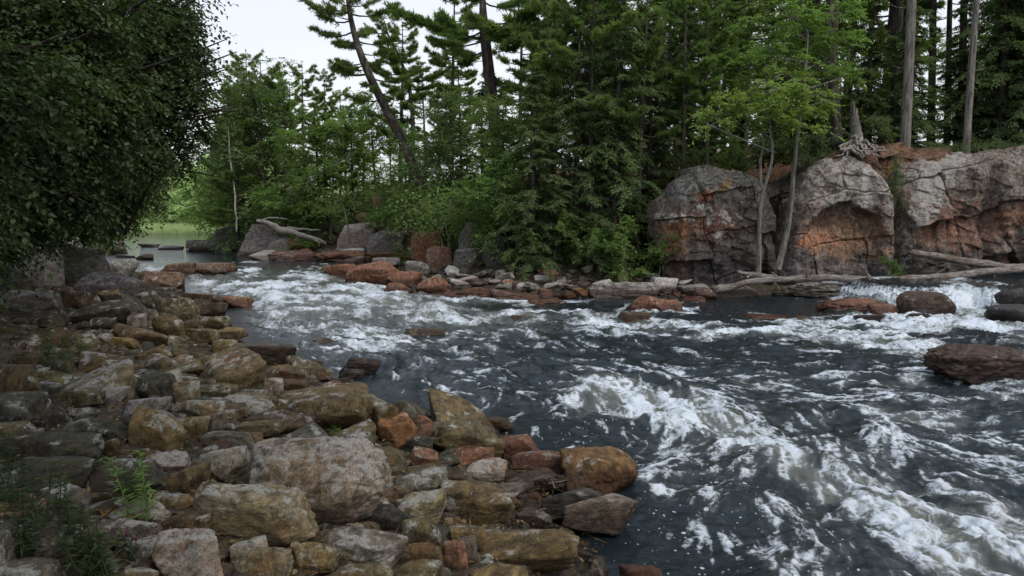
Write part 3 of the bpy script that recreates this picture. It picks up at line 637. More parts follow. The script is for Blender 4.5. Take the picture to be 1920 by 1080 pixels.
# bedrock and rocks standing in the river and along the far bank
OTHER = [
 ((1738,646,1945,722),'dkb','large dark brown boulder in the river at right edge','boulder',dict(zbase=0,sink=.3,depth=.9,rough=2.2,cuts=8,seed=77)),
 ((762,618,834,640),'ol','submerged olive rock breaking the white water near centre','rock',dict(zbase=-.05,sink=.5)),
 ((580,632,640,654),'ol','submerged olive rock left in the white water','rock',dict(zbase=-.06,sink=.5)),
 ((955,590,1003,606),'ol','submerged rock in foam below the orange cobbles','rock',dict(zbase=-.05,sink=.5)),
 ((286,488,372,521),'br','rusty bedrock hump in the river, left of two','bedrock outcrop',dict(zbase=-.05,sink=.4,hmin=.14)),
 ((345,490,440,519),'br','rusty bedrock tail tapering into the current','bedrock outcrop',dict(zbase=-.05,sink=.4,hmin=.14)),
 ((245,502,348,548),'br','sloping rusty-brown bedrock shelf at river bend','bedrock outcrop',dict(zbase=0,sink=.4,hmin=.2)),
 ((150,512,268,556),'mv','grey smooth bedrock shelf behind the rubble','bedrock outcrop',dict(sink=.4,hmin=.2)),
 ((10,545,120,590),'gr','low pale grey bedrock ledge at left edge','bedrock outcrop',dict(sink=.4,hmin=.2)),
 ((160,438,248,476),'dg','dark rounded boulder at the lake outlet under left trees','boulder',dict(zbase=0,sink=.3)),
 ((32,470,118,540),'gr','grey slanting boulder with pale edges under left trees','boulder',dict(sink=.4)),
 ((100,462,206,528),'gr','long sloping grey boulder at the foot of left trees','boulder',dict(sink=.4)),
 ((70,446,150,496),'gr','pale grey boulder half hidden behind the slanting boulders','boulder',dict(sink=.4)),
 ((180,488,250,520),'gr','small grey boulder at right end of the slanting boulders','boulder',dict(sink=.4)),
 ((216,477,252,484),'dkb','flat dark rock awash before the lake outlet','rock',dict(zbase=-.02,sink=.5)),
 ((250,476,290,488),'dkb','dark rock awash in the pale shallows','rock',dict(zbase=-.02,sink=.5)),
 ((262,457,300,464),'dkb','tiny flat rock at the lip of the lake','rock',dict(zbase=-.02,sink=.5)),
 ((300,461,345,469),'dkb','low dark rock at the lip of the lake, nearer the right bank','rock',dict(zbase=-.02,sink=.5)),
 ((348,450,420,472),'dg','sloping grey boulder at right side of lake outlet','boulder',dict(zbase=0,sink=.3)),
 ((408,420,475,474),'dg','dark sloped boulder left of the domed boulder','boulder',dict(zbase=0,sink=.3)),
 ((448,412,555,478),'mv','domed dark grey boulder below the white driftwood','boulder',dict(zbase=.05,sink=.3,depth=.7)),
 ((500,445,548,480),'mv','low block at foot of the domed dark boulder','boulder',dict(zbase=.05,sink=.3)),
 ((535,362,600,440),'gr','grey rock face among shrubs above the driftwood','boulder',dict(sink=.4)),
 ((566,410,628,455),'dg','shaded boulder behind right end of the driftwood','boulder',dict(sink=.4)),
 ((636,424,706,472),'pk','grey split boulder, left one of the pink cluster','boulder',dict(sink=.3)),
 ((690,430,764,476),'mv','dark grey boulder, lowest of the pink cluster','boulder',dict(sink=.3)),
 ((700,378,758,440),'rd','pink pointed boulder, top of the pink cluster','boulder',dict(sink=.5)),
 ((672,404,712,436),'rd','squared pink block, top left of the pink cluster','boulder',dict(sink=.5)),
 ((742,390,792,470),'rd','tall boulder half hidden right of the pink cluster','boulder',dict(sink=.4)),
 ((770,438,828,498),'rs','rust-streaked boulder between two leaning saplings','boulder',dict(sink=.3)),
 ((798,466,852,504),'rd','grey boulder right of the rust-streaked boulder','boulder',dict(sink=.3)),
 ((856,424,940,482),'mv','tall squared grey block with a rusty top corner','boulder',dict(sink=.5,depth=.7)),
 ((850,468,912,506),'gr','grey rounded block in front of the tall squared block','boulder',dict(sink=.3)),
 ((905,446,950,500),'dg','shaded boulder right of the tall squared block','boulder',dict(sink=.3)),
 ((608,492,668,520),'rs','orange pointed rock at far left of the orange point','rock',dict(zbase=-.05,sink=.4,hmin=.2)),
 ((652,484,768,538),'rs','long orange sloping bedrock forming the orange point','bedrock outcrop',dict(zbase=-.05,sink=.4,hmin=.25,depth=.6)),
 ((728,506,792,540),'rs','orange-brown rock right of the orange point','rock',dict(zbase=-.05,sink=.4)),
 ((718,528,774,555),'rs','low orange rock at water below the orange point','rock',dict(zbase=-.05,sink=.4,hmin=.2)),
 ((690,484,750,508),'gr','pale grey slab on top of the orange point','rock',dict(sink=.4,hmin=.2)),
 ((760,492,806,520),'gr','grey rock above the orange-brown rock','rock',dict(sink=.4)),
 ((498,468,600,490),'rd','low rusty ledge below the domed dark boulder','bedrock outcrop',dict(zbase=-.03,sink=.4,hmin=.1,rough=2)),
 ((590,466,700,492),'rs','low orange ledge below the pink cluster, left','bedrock outcrop',dict(zbase=-.03,sink=.4,hmin=.1,rough=2)),
 ((690,470,790,494),'rs','low orange ledge below the pink cluster, right','bedrock outcrop',dict(zbase=-.03,sink=.4,hmin=.1,rough=2)),
 ((780,516,850,552),'rs','orange ledge left of the cobbles','bedrock outcrop',dict(zbase=-.04,sink=.4,hmin=.15,rough=2)),
 ((830,536,930,562),'rs','low orange ledge under the left cobbles','bedrock outcrop',dict(zbase=-.05,sink=.4,hmin=.12,rough=2)),
 ((920,540,1010,566),'rd','low rusty ledge under the middle cobbles','bedrock outcrop',dict(zbase=-.05,sink=.4,hmin=.12,rough=2)),
 ((988,556,1062,574),'orr','yellowish orange rock at tip below the cobbles','bedrock outcrop',dict(zbase=-.05,sink=.4,hmin=.15,rough=2)),
 ((1104,525,1232,561),'mv','long flat-topped slab with white top by the cliff','boulder',dict(zbase=-.03,sink=.4,hmin=.2,depth=.4,sharp=30)),
 ((1222,522,1272,548),'wt','white-topped block between long slab and cliff','boulder',dict(sink=.4)),
 ((1272,530,1332,556),'gr','flat pale-topped rock at foot of the first cliff','boulder',dict(zbase=0,sink=.4,hmin=.2)),
 ((1325,528,1420,558),'gr','pale grey ledge rock under the end of the long log','boulder',dict(zbase=0,sink=.4,hmin=.2)),
 ((1176,548,1248,592),'rs','bright orange rock, tallest of the orange group by the pool','rock',dict(zbase=-.05,sink=.4)),
 ((1216,558,1282,592),'rs','rounded orange rock, right in the group by the pool','rock',dict(zbase=-.05,sink=.4)),
 ((1160,582,1216,610),'olb','olive and orange rock at tip of the pool group','rock',dict(zbase=-.05,sink=.4,hmin=.2)),
 ((1278,552,1326,572),'rs','low orange rock touching the calm pool','rock',dict(zbase=-.05,sink=.4,hmin=.2)),
 ((1300,540,1345,562),'rd','small reddish rock where the long log ends','rock',dict(zbase=0,sink=.4,hmin=.2)),
 ((1528,553,1675,592),'rs','broad rounded orange rock in the calm pool','rock',dict(zbase=-.05,sink=.6,hmin=.14,sharp=9,rough=2.6)),
 ((1624,566,1680,596),'rs','small orange rock at right end of the broad orange rock','rock',dict(zbase=-.05,sink=.5,sharp=10)),
 ((1392,584,1492,606),'rs','low orange rock barely above the calm pool','rock',dict(zbase=-.08,sink=.6,hmin=.12,sharp=10)),
 ((1486,590,1534,610),'gd','small golden rock beside the low orange rock','rock',dict(zbase=-.05,sink=.5,hmin=.2)),
 ((1440,531,1710,560),'gr','long low grey ledge under the middle cliff behind the log','bedrock outcrop',dict(zbase=0,sink=.4,hmin=.1,depth=.25,rough=2.0)),
 ((1846,566,1950,604),'dk','smooth black wet rock below the falls at right edge','boulder',dict(zbase=.05,sink=.4,hmin=.22,sharp=10)),
 ((1680,540,1790,588),'dkb','dark wet rock splitting the falls','boulder',dict(zbase=.1,sink=.4,hmin=.2,sharp=10)),
 ((1690,584,1750,600),'dkb','small dark rock in foam below the falls','rock',dict(zbase=0,sink=.4,hmin=.2)),
 ((1600,585,1650,606),'dkb','dark rock between orange rock and the white chute','rock',dict(zbase=0,sink=.4,hmin=.2)),
 ((1870,540,1925,566),'dk','dark rock on the lip of the falls at right','boulder',dict(zbase=.4,sink=.4,hmin=.2,sharp=12)),
]
for bb, t, lab, cat, kw in OTHER:
    put_rock(bb, t, lab, name=cat.replace(' ', '_'), cat=cat, **kw)

# smaller rocks that fill the banks, in their own places between the named ones
PROTO = []
for i in range(26):
    g = np.random.default_rng(500 + i)
    V, Fc = rock_shape(900 + i, 4, (1, g.uniform(.55, .95), g.uniform(.38, .75)), 9, 42, 1.0)
    PROTO.append(mesh_np('rock', V, Fc, M_ROCK))
PROTO_S = []
for i in range(8):
    V, Fc = rock_shape(1900 + i, 2, (1, .8, .6), 10, 24, 0.8); PROTO_S.append((V, Fc))
SZ = ['small', 'mid-sized', 'large']
CN = dict(ol='olive', olb='olive-brown', gr='grey', dg='dark grey', br='brown', rd='reddish', pk='pinkish', tn='tan', mv='grey-purple', rs='orange', wt='whitish', dkb='dark brown', pl='pale', gd='golden')
fill = []
def free(x, y, r, k=0.62):
    for (a, b, c, d, *_) in ROCKS:
        if abs(x - a) < c + r and abs(y - b) < d + r and ((x - a) / (c + r * k)) ** 2 + ((y - b) / (d + r * k)) ** 2 < 0.85: return False
    return True
def scatter(region, n, rmin, rmax, tints, tries=60, seed=1, power=2.2, zlo=0.0, ok=None):
    g = random.Random(seed); made = 0
    for _ in range(n * tries):
        if made >= n: break
        x, y = region(g)
        r = rmin + (rmax - rmin) * g.random() ** power
        if ok and not ok(x, y): continue
        if not free(x, y, r): continue
        z = T1(x, y); ROCKS.append((x, y, r * .92, r * .8, None, z)); fill.append((x, y, z, r, g.choice(tints), g.random())); made += 1
def left_reg(g):
    py = 520 + 560 * g.random() ** 0.8; pxm = np.interp(py, [520, 560, 620, 700, 760, 850, 950, 1080], [290, 380, 420, 640, 780, 1020, 1060, 1130])
    q = hit(g.uniform(-120, pxm + 10), py); return q[0], q[1]
LT = ['ol', 'ol', 'ol', 'olb', 'olb', 'olb', 'dg', 'dg', 'br', 'tn', 'gr', 'mv', 'ol', 'olb']
okl = lambda x, y: SD1(x, y) > -0.05
scatter(left_reg, 42, 0.22, 0.48, LT, 40, 3, 1.2, ok=okl)
scatter(left_reg, 400, 0.06, 0.21, LT, 40, 4, 1.9, ok=okl)
n_left = len(fill)
def right_reg(g):
    px = g.uniform(770, 1290); b = np.interp(px, [770, 830, 1000, 1110, 1290], [545, 553, 568, 560, 560]); q = hit(px, g.uniform(b - 52, b)); return q[0], q[1]
scatter(right_reg, 95, .15, .42, ['wt', 'pl', 'gr', 'mv', 'pk', 'li', 'gr', 'wt', 'rd'], 40, 7, 1.4, ok=lambda x, y: 0.75 < SD1(x, y) < 4)
scatter(right_reg, 50, .13, .40, ['rs', 'rs', 'rd', 'rs', 'orr'], 40, 8, 1.2, ok=lambda x, y: -0.25 < SD1(x, y) < 0.9)
def shelf_reg(g):
    px = g.uniform(500, 770); q = P(px, g.uniform(462, 492), 0.0); return q[0], q[1]
scatter(shelf_reg, 34, .3, .95, ['gr', 'rs', 'wt', 'mv', 'rs', 'pl'], 40, 9, 1.2, ok=lambda x, y: -0.3 < SD1(x, y) < 6)
def tal_reg(g):
    px = g.uniform(940, 1250); q = hit(px, g.uniform(470, 520)); return q[0], q[1]
scatter(tal_reg, 30, .12, .3, ['rd', 'gr', 'mv', 'orr'], 30, 19, 1.2, ok=lambda x, y: SD1(x, y) > 1)
named = [r for r in ROCKS if r[4]]
def lab_short(s):
    s = s.split(',')[0]; return ' '.join(s.split()[:6])
SHORT = {}
STOP = ('in', 'at', 'of', 'left', 'right', 'below', 'behind', 'with', 'on', 'under', 'above', 'beside', 'between', 'lying', 'standing', 'touching', 'joined', 'leaning', 'wedged', 'cut', 'tucked', 'reaching', 'among', 'to', 'jutting', 'partly', 'barely', 'by', 'from', 'half', 'breaking', 'splitting', 'tapering', 'forming', 'where')
for r in named:
    w = r[4].replace(',', ' ,').split(); o = []
    for a in w:
        if a in STOP or a == ',': break
        o.append(a)
    SHORT[r[4]] = ' '.join(o)
from collections import Counter
cnt = Counter(SHORT.values())
anchors = [r for r in named if cnt[SHORT[r[4]]] == 1 and len(SHORT[r[4]].split()) >= 2]
used = Counter(); stuffV, stuffF, sn = [], [], 0
order = sorted(range(len(fill)), key=lambda i: -fill[i][3] / fill[i][1])
keep = set(order[:300])
stuff = []
SHP = ['flat', 'rounded', 'angular', 'wedge-shaped']
for i, (x, y, z, r, t, u) in enumerate(fill):
    if i not in keep: stuff.append((x, y, z, r, t, u)); continue
    o = bpy.data.objects.new('rock', PROTO[(i * 7) % len(PROTO)]); COL.objects.link(o)
    sz = random.uniform(.55, .9) if i >= n_left else random.uniform(.6, 1.05)
    o.scale = (r * random.uniform(.95, 1.25), r * random.uniform(.8, 1.1), r * sz)
    o.rotation_euler = (random.uniform(-.35, .35), random.uniform(-.35, .35), random.uniform(0, 6.28))
    o.location = (x, y, z + r * (0.12 if i < n_left else 0.18)); c = TINT[t]; v = random.uniform(.42, .88) if i < n_left else random.uniform(.8, 1.3); o.color = (c[0] * v, c[1] * v, c[2] * v * (.88 if i < n_left else 1), c[3])  # left-bank stones tinted darker in place of tree shade
    a = min(anchors, key=lambda q: (q[0] - x) ** 2 + (q[1] - y) ** 2)
    ddx = x - a[0]; ddy = y - a[1]
    ppx = F * x / y; apx = F * a[0] / a[1]
    rel = ('right of' if ppx > apx else 'left of') if abs(ppx - apx) > 0.6 * abs(ddy) / y * 400 else ('behind' if ddy > 0 else 'in front of')
    size = 'sizeable' if r > .2 else ('small' if r > .13 else 'little')
    lab = f"{size} {CN.get(t, 'orange-brown')} rubble stone {rel} the {SHORT[a[4]]}"
    lab = ' '.join(lab.split()[:16])
    used[lab] += 1
    tag(o, lab, 'rock', GL if i < n_left else 'cobbles and rocks along the far right bank')
# where two share a label, tell them apart by which is nearer
byl = {}
for o in COL.objects:
    if o.name.startswith('rock') and 'label' in o and 'rubble stone' in o['label']: byl.setdefault(o['label'], []).append(o)
ORD = [', nearest to the camera', ', second nearest', ', third nearest', ', fourth nearest', ', fifth nearest', ', sixth nearest', ', seventh nearest']
for l, os_ in byl.items():
    if len(os_) > 1:
        os_.sort(key=lambda o: o.location.y)
        for q, o in enumerate(os_):
            w = ORD[q] if q < len(ORD) else ', farthest back'
            if q == len(os_) - 1 and q > 0: w = ', farthest back'
            o['label'] = ' '.join(l.split()[:16 - len(w.split()) + 1]) + w
# the uncounted small stones between them: one object
g = np.random.default_rng(5)
SV, SF, SC = [], [], []; n = 0
def add_stuff(x, y, z, r):
    global n
    V, Fc = PROTO_S[g.integers(len(PROTO_S))]
    a = g.uniform(0, 6.28); c_, s_ = math.cos(a), math.sin(a); V = V * (r, r * g.uniform(.7, 1), r * g.uniform(.6, 1))
    SV.append(np.stack([V[:, 0] * c_ - V[:, 1] * s_ + x, V[:, 0] * s_ + V[:, 1] * c_ + y, V[:, 2] + z], 1)); SF.append(Fc + n); n += len(V)
for (x, y, z, r, t, u) in stuff: add_stuff(x, y, z + r * .15, r)
rr_ = random.Random(3)
for _ in range(2600):
    x, y = left_reg(rr_)
    if SD1(x, y) > -0.3: add_stuff(x, y, T1(x, y) - .01, rr_.uniform(.03, .085) * (1 + y / 14))
for _ in range(900):
    x, y = right_reg(rr_) if _ < 600 else shelf_reg(rr_)
    if -0.2 < SD1(x, y) < 5: add_stuff(x, y, T1(x, y) + .02, rr_.uniform(.05, .11) * (1 if _ < 600 else 2))
for _ in range(500):     # the near bank round the camera's feet
    x = rr_.uniform(-5, 2); y = rr_.uniform(-3, 3.6)
    if SD1(x, y) > 0: add_stuff(x, y, T1(x, y) + .02, rr_.uniform(.08, .26))
me = mesh_np('gravel', np.concatenate(SV), np.concatenate(SF), M_ROCK)
o = link('gravel', me); o.color = (.075, .062, .043, .2); tag(o, 'loose small stones and gravel filling gaps between boulders', 'gravel', kind='stuff')  # gravel colour darkened to paint the shade in the gaps
print('rocks', len(named), 'fill', len(fill), n_left)

build_water()
# ------------------------------------------------------------------ cliffs on the far right bank
def blob(px, py, cx, cy, rx, ry, ragged=0.5, seed=0):
    r = np.hypot((px - cx) / rx, (py - cy) / ry) + ragged * (fbm2(px * 0.07, py * 0.07, 5, seed, .65) - 0.5) * 4
    return sstep(1.15, 0.55, r)
def cliff(label, top, Yf, paint, nu=300, nv=300, zbot=None, lean=0.5, endr=0.14, depth=3.2, seed=1, dent=None, roll=1.0, name='rock_cliff', ends=(1, 1), amp=1.0):
    tx = [q[0] for q in top]; ty = [q[1] for q in top]
    pxs = np.linspace(tx[0], tx[-1], nu); e = (pxs - tx[0]) / (tx[-1] - tx[0])
    el = np.clip(1 - e / endr, 0, 1) * ends[0]; er = np.clip(1 - (1 - e) / endr, 0, 1) * ends[1]; ed = np.maximum(el, er)
    yf = Yf + 1.6 * (1 - np.sqrt(np.clip(1 - ed ** 2, 0, 1)))
    wob = (fbm2(pxs * 0.02, pxs * 0 + seed, 3, seed) - 0.5) * 1.2; yf = yf + wob * amp
    ztop = np.array([PY(a, np.interp(a, tx, ty), b + 0.5)[2] for a, b in zip(pxs, yf)])
    zb = np.full(nu, -0.4) if zbot is None else np.array([PY(a, np.interp(a, *zip(*zbot)), b)[2] - 0.0 for a, b in zip(pxs, yf)])
    X = np.array([PY(a, 500, Yf)[0] for a in pxs])
    s = np.linspace(0, 1, nv)[:, None]
    fr = np.clip(s / 0.72, 0, 1); bk = np.clip((s - 0.72) / 0.28, 0, 1)
    hgt = (ztop - zb)[None, :]
    cr = roll * 0.28
    z = zb[None, :] + hgt * np.where(fr < 1, np.sin(np.clip(fr, 0, 1) ** 1.15 * math.pi / 2) * 0.45 + fr * 0.55, 1)
    y = yf[None, :] + lean * fr ** 1.6 + roll * 0.9 * sstep(0.80, 1.0, fr) ** 2 + depth * bk + 0 * z
    z = z + 0.12 * bk * 0
    x = X[None, :] + 0 * y
    Pn = np.stack([x.ravel(), y.ravel(), z.ravel()], 1)
    # joints: blocks set forward and back, with cracks between them
    def blocks(p, sx, sz, seed, tilt):
        w = p + 0.35 * np.stack([fbm3(p * 0.9, 3, seed), fbm3(p * 0.9 + 9, 3, seed + 1), fbm3(p * 0.9 + 5, 3, seed + 2)], 1)
        a = w[:, 0] * math.cos(tilt) + w[:, 2] * math.sin(tilt); b = -w[:, 0] * math.sin(tilt) + w[:, 2] * math.cos(tilt)
        u = a / sx; iv = np.floor(u).astype(np.int64); v = b / sz + _hash(iv, 0 * iv, 0, seed) ; jv = np.floor(v).astype(np.int64)
        off = _hash(iv, jv, 0, seed + 4) - 0.5
        tl = (_hash(iv, jv, 1, seed) - 0.5) * (u - iv - 0.5) + (_hash(iv, jv, 2, seed) - 0.5) * (v - jv - 0.5)
        crk = np.minimum(np.minimum(u - iv, 1 - u + iv) * sx, np.minimum(v - jv, 1 - v + jv) * sz)
        return off + tl * 1.5, sstep(0.035, 0.0, crk)
    b1, c1 = blocks(Pn, 1.7, 1.5, seed * 7, 0.2); b2, c2 = blocks(Pn + 3.3, 0.55, 0.38, seed * 7 + 30, -0.35)
    lf = fbm3(Pn * 0.75 + seed, 3, seed + 60); rg = ridge3(Pn * np.array([2.2, 2.2, 3.4]) + seed, 5, seed + 70, 0.55)
    dsp = amp * (0.30 * lf + 0.46 * b1 + 0.09 * b2 + 0.075 * rg - 0.10 * c1 - 0.012 * c2)
    topw = sstep(0.9, 1.0, fr * np.ones_like(z)).ravel()
    px, py = project(Pn[:, 0], Pn[:, 1], Pn[:, 2])
    if dent is not None: dsp = dsp * (1 - 0.2 * (dent(px, py) > 0.1)) - dent(px, py)
    Pn[:, 1] -= dsp * (1 - 0.7 * topw)
    Pn[:, 2] += dsp * 0.7 * topw + 0.06 * rg * topw
    Pn[:, 0] += 0.12 * fbm3(Pn * 1.7 + 30, 3, seed + 5)
    V = Pn.reshape(nv, nu, 3)
    lo = V[-1].copy(); lo[:, 2] = -0.6; lo[:, 1] += 0.3
    V = np.concatenate([V, lo[None]], 0)
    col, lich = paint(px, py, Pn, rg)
    col = np.concatenate([col, col[-nu:]]); lich = np.concatenate([lich, lich[-nu:]])
    Q = grid_faces(nu, nv + 1)
    me = mesh_np(name, V.reshape(-1, 3), Q, M_CLIFF)
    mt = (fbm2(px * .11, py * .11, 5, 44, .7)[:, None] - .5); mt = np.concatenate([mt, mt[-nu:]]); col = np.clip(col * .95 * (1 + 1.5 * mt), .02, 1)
    cattr(me, 'tint', col); attr(me, 'lichen', lich)
    return tag(link(name, me), label, 'cliff')
def mixc(c, m, col): return c * (1 - m[:, None]) + np.array(col)[None, :] * m[:, None]
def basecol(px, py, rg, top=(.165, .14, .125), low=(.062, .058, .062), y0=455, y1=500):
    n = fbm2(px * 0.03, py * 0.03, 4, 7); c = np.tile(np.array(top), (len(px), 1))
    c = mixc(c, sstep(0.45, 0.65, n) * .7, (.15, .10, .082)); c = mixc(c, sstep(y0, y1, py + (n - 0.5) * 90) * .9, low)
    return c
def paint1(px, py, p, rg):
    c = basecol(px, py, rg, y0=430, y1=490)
    c = mixc(c, sstep(1378, 1400, px) * 0.7, (.07, .065, .06))  # shade of the gap beside this block put into its right end's colour
    c = mixc(c, blob(px, py, 1262, 440, 36, 38, .4, 1), (.24, .125, .07)); c = mixc(c, blob(px, py, 1330, 420, 50, 26, .6, 2) * .8, (.25, .13, .09))
    c = mixc(c, blob(px, py, 1322, 370, 24, 12, .5, 3), (.30, .105, .045)); c = mixc(c, blob(px, py, 1356, 350, 13, 17, .4, 4), (.32, .18, .045))
    c = mixc(c, blob(px, py, 1270, 512, 22, 40, .4, 14) * .8, (.15, .10, .085))
    c = mixc(c, blob(px, py, 1265, 407, 32, 10, .8, 5), (.48, .45, .41)); c = mixc(c, blob(px, py, 1330, 402, 30, 14, 1.4, 6), (.52, .50, .47)); c = mixc(c, blob(px, py, 1348, 437, 8, 8, 1, 6), (.6, .58, .55))
    return c, 0.5 * sstep(420, 350, py) + 0.04
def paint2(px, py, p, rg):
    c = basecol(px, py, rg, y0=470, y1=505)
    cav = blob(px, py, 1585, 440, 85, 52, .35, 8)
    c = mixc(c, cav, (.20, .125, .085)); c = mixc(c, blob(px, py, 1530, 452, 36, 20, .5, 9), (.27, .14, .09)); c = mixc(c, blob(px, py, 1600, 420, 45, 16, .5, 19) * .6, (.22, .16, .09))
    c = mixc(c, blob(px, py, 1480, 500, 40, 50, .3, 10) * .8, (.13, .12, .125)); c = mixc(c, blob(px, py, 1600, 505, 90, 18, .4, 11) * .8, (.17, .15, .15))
    c = mixc(c, blob(px, py, 1625, 345, 26, 40, 1.2, 12) * .85, (.34, .32, .31))
    return c, 0.6 * sstep(400, 380, py) + 0.03
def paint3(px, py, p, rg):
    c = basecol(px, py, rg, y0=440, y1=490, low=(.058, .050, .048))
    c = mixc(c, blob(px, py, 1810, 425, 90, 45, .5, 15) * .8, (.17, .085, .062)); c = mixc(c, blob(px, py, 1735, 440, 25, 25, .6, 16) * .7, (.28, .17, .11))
    c = mixc(c, sstep(1885, 1870, px) * 0 + blob(px, py, 1905, 400, 24, 30, .5, 17), (.21, .12, .08))
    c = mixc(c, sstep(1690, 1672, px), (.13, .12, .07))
    band_ = sstep(60, 0, np.abs((px - 1745) + (py - 350) * 0.55))
    return c, np.clip(0.8 * band_ + 0.4 * sstep(390, 330, py), 0.03, 1)
def paintg(px, py, p, rg):
    c = basecol(px, py, rg, top=(.11, .07, .048)); c = mixc(c, blob(px, py, 1680, 345, 16, 60, .5, 21), (.25, .16, .05)); c = mixc(c, sstep(320, 290, py), (.13, .07, .042)); c = mixc(c, sstep(1540, 1500, px) * .9, (.05, .045, .04))  # left part painted dark for the shaded gap between the cliffs
    return c, 0 * px + 0.1
def arch(px, py):
    t = np.interp(px, [1486, 1505, 1530, 1560, 1592, 1612, 1640, 1662], [450, 424, 396, 380, 376, 392, 404, 440])
    return 0.55 * sstep(t - 1, t + 4, py) * sstep(470, 400, py) * sstep(1490, 1525, px) * sstep(1662, 1620, px)
cliff('leftmost cliff block with orange and yellow patches and white drip stains',
      [(1230, 404), (1240, 396), (1262, 384), (1278, 350), (1298, 330), (1340, 321), (1400, 330), (1446, 348), (1470, 400)], 24.8, paint1, seed=3, lean=.35,
      zbot=[(1230, 440), (1240, 470), (1252, 520), (1262, 560), (1480, 560)], roll=.8, endr=.2)
cliff('middle cliff dome with a shadowed rusty hollow under an overhang',
      [(1446, 520), (1466, 470), (1488, 424), (1508, 374), (1534, 332), (1568, 305), (1618, 297), (1650, 312), (1672, 348), (1682, 420)], 25.0, paint2, seed=5, lean=.5, dent=arch, roll=.8, endr=.1, amp=.85)
cliff('large right-hand cliff wall with pale lichen band and dark base',
      [(1668, 400), (1684, 335), (1706, 305), (1735, 292), (1790, 284), (1850, 277), (1960, 272), (2080, 268), (2300, 276)], 25.4, paint3, nu=560, seed=8, lean=.9, roll=1.0, endr=.07, ends=(1, .4))
cliff('recessed rusty gully wall between the cliff blocks, topped with needles',
      [(1370, 350), (1420, 340), (1470, 345), (1540, 310), (1600, 284), (1680, 276), (1760, 278), (1830, 282)], 26.6, paintg, nu=360, seed=12, lean=.3, roll=.6, depth=2.2, amp=.7)

# ------------------------------------------------------------------ dead wood
def path_tube(g, pts, rads, sides=10, n=40, wob=0.03, seed=0):
    pts = np.array(pts, float); d = np.concatenate([[0], np.cumsum(np.linalg.norm(np.diff(pts, axis=0), axis=1))]); d /= d[-1]
    t = np.linspace(0, 1, n); Q = np.stack([np.interp(t, d, pts[:, i]) for i in range(3)], 1)
    for _ in range(2): Q[1:-1] = (Q[:-2] + 2 * Q[1:-1] + Q[2:]) / 4
    L = np.linalg.norm(pts[-1] - pts[0]); Q = Q + wob * fbm3(Q * (3 / max(L, .1)) * 3 + seed, 3, seed)[:, None] * np.array([1, .6, 1])
    r = np.interp(t, d, rads) if len(rads) == len(pts) else np.interp(t, np.linspace(0, 1, len(rads)), rads)
    r = r * (1 + 0.18 * fbm3(Q * 4 + 3 + seed, 3, seed)); r[0] *= .25; r[-1] *= .3
    Q[0] += (Q[0] - Q[1]) * 0; g.tube(Q, r, sides)
def L3(pts, Y): return [PY(a, b, (Y if np.isscalar(Y) else y_)) for (a, b), y_ in zip(pts, [Y] * len(pts) if np.isscalar(Y) else Y)]
g = Geo(); path_tube(g, L3([(1380, 511), (1412, 519), (1460, 523), (1560, 521), (1650, 524), (1740, 523), (1800, 516), (1870, 507), (1960, 503)], [23.2, 23.1, 23.1, 23, 22.9, 22.9, 22.9, 23, 23.2]), [.06, .08, .10, .11, .115, .12, .12, .11, .10], 14, 140, .10, 2)
path_tube(g, L3([(1342, 548), (1366, 541), (1395, 530), (1440, 525), (1490, 523)], 22.95), [.05, .08, .10, .11, .08], 10, 30, .04, 3)
path_tube(g, L3([(1425, 528), (1428, 540), (1436, 545)], 22.9), [.03, .025, .015], 6, 10, .02, 4); path_tube(g, L3([(1452, 528), (1462, 543), (1458, 550)], 22.9), [.03, .02, .012], 6, 10, .02, 5)
for q_ in range(9):
    a_ = PY(1400 + q_ * 58, 520, 23.0); an = q_ * 2.1; d_ = np.array([.3 * math.cos(an), .15 * math.sin(an), .16 + .1 * math.sin(q_ * 3.3)]) * (.6 + .1 * (q_ % 4)); g.tube([a_, a_ + d_ * .7, a_ + d_ * 1.5 + [.05, 0, 0]], [.045, .03, .012], 6)
tag(link('driftwood_log', g.mesh('driftwood_log', M_LOG)), 'long forked grey log lying along the foot of the cliffs', 'log')
g = Geo(); path_tube(g, L3([(1706, 473), (1740, 478), (1790, 486), (1840, 496), (1880, 501), (1960, 497)], 23.9), [.10, .11, .12, .13, .12, .11], 12, 60, .05, 8)
tag(link('driftwood_log', g.mesh('driftwood_log', M_LOG)), 'shorter slanting log resting above the long log at right edge', 'log')
g = Geo(); path_tube(g, L3([(480, 413), (500, 417), (516, 424), (530, 434), (556, 436), (580, 444), (612, 457)], 42), [.08, .12, .17, .18, .15, .13, .07], 10, 50, .08, 9)
path_tube(g, L3([(525, 428), (560, 429), (600, 432)], 42.2), [.10, .07, .03], 8, 20, .06, 10); path_tube(g, L3([(488, 415), (505, 408), (540, 410)], 42.3), [.07, .05, .02], 8, 20, .06, 11)
path_tube(g, L3([(590, 450), (600, 456), (598, 462)], 41.9), [.06, .04, .02], 8, 10, .06, 11)
tag(link('driftwood_tree', g.mesh('driftwood_tree', M_DEAD)), 'bleached white fallen tree draped over the domed dark boulder', 'driftwood')
g = Geo(); q0 = hit(1005, 925); gg = np.random.default_rng(4)
for i in range(16):
    a = q0 + np.array([gg.uniform(-.16, .16), gg.uniform(-.1, .15), gg.uniform(.0, .12)]); b = a + gg.normal(size=3) * np.array([.16, .10, .09]); g.tube([a, (a + b) / 2 + gg.normal(size=3) * .04, b], [.006, .007, .003], 5)
tag(link('dead_twigs', g.mesh('dead_twigs', M_BARKG)), 'tangle of dead twigs and roots caught between waterline boulders', 'driftwood')
g = Geo(); q0 = hit(560, 812); q0[2] += .10; g.tube([q0 + [-.16, 0, .02], q0 + [0, .01, .03], q0 + [.2, 0, .0]], [.006, .010, .004], 6)
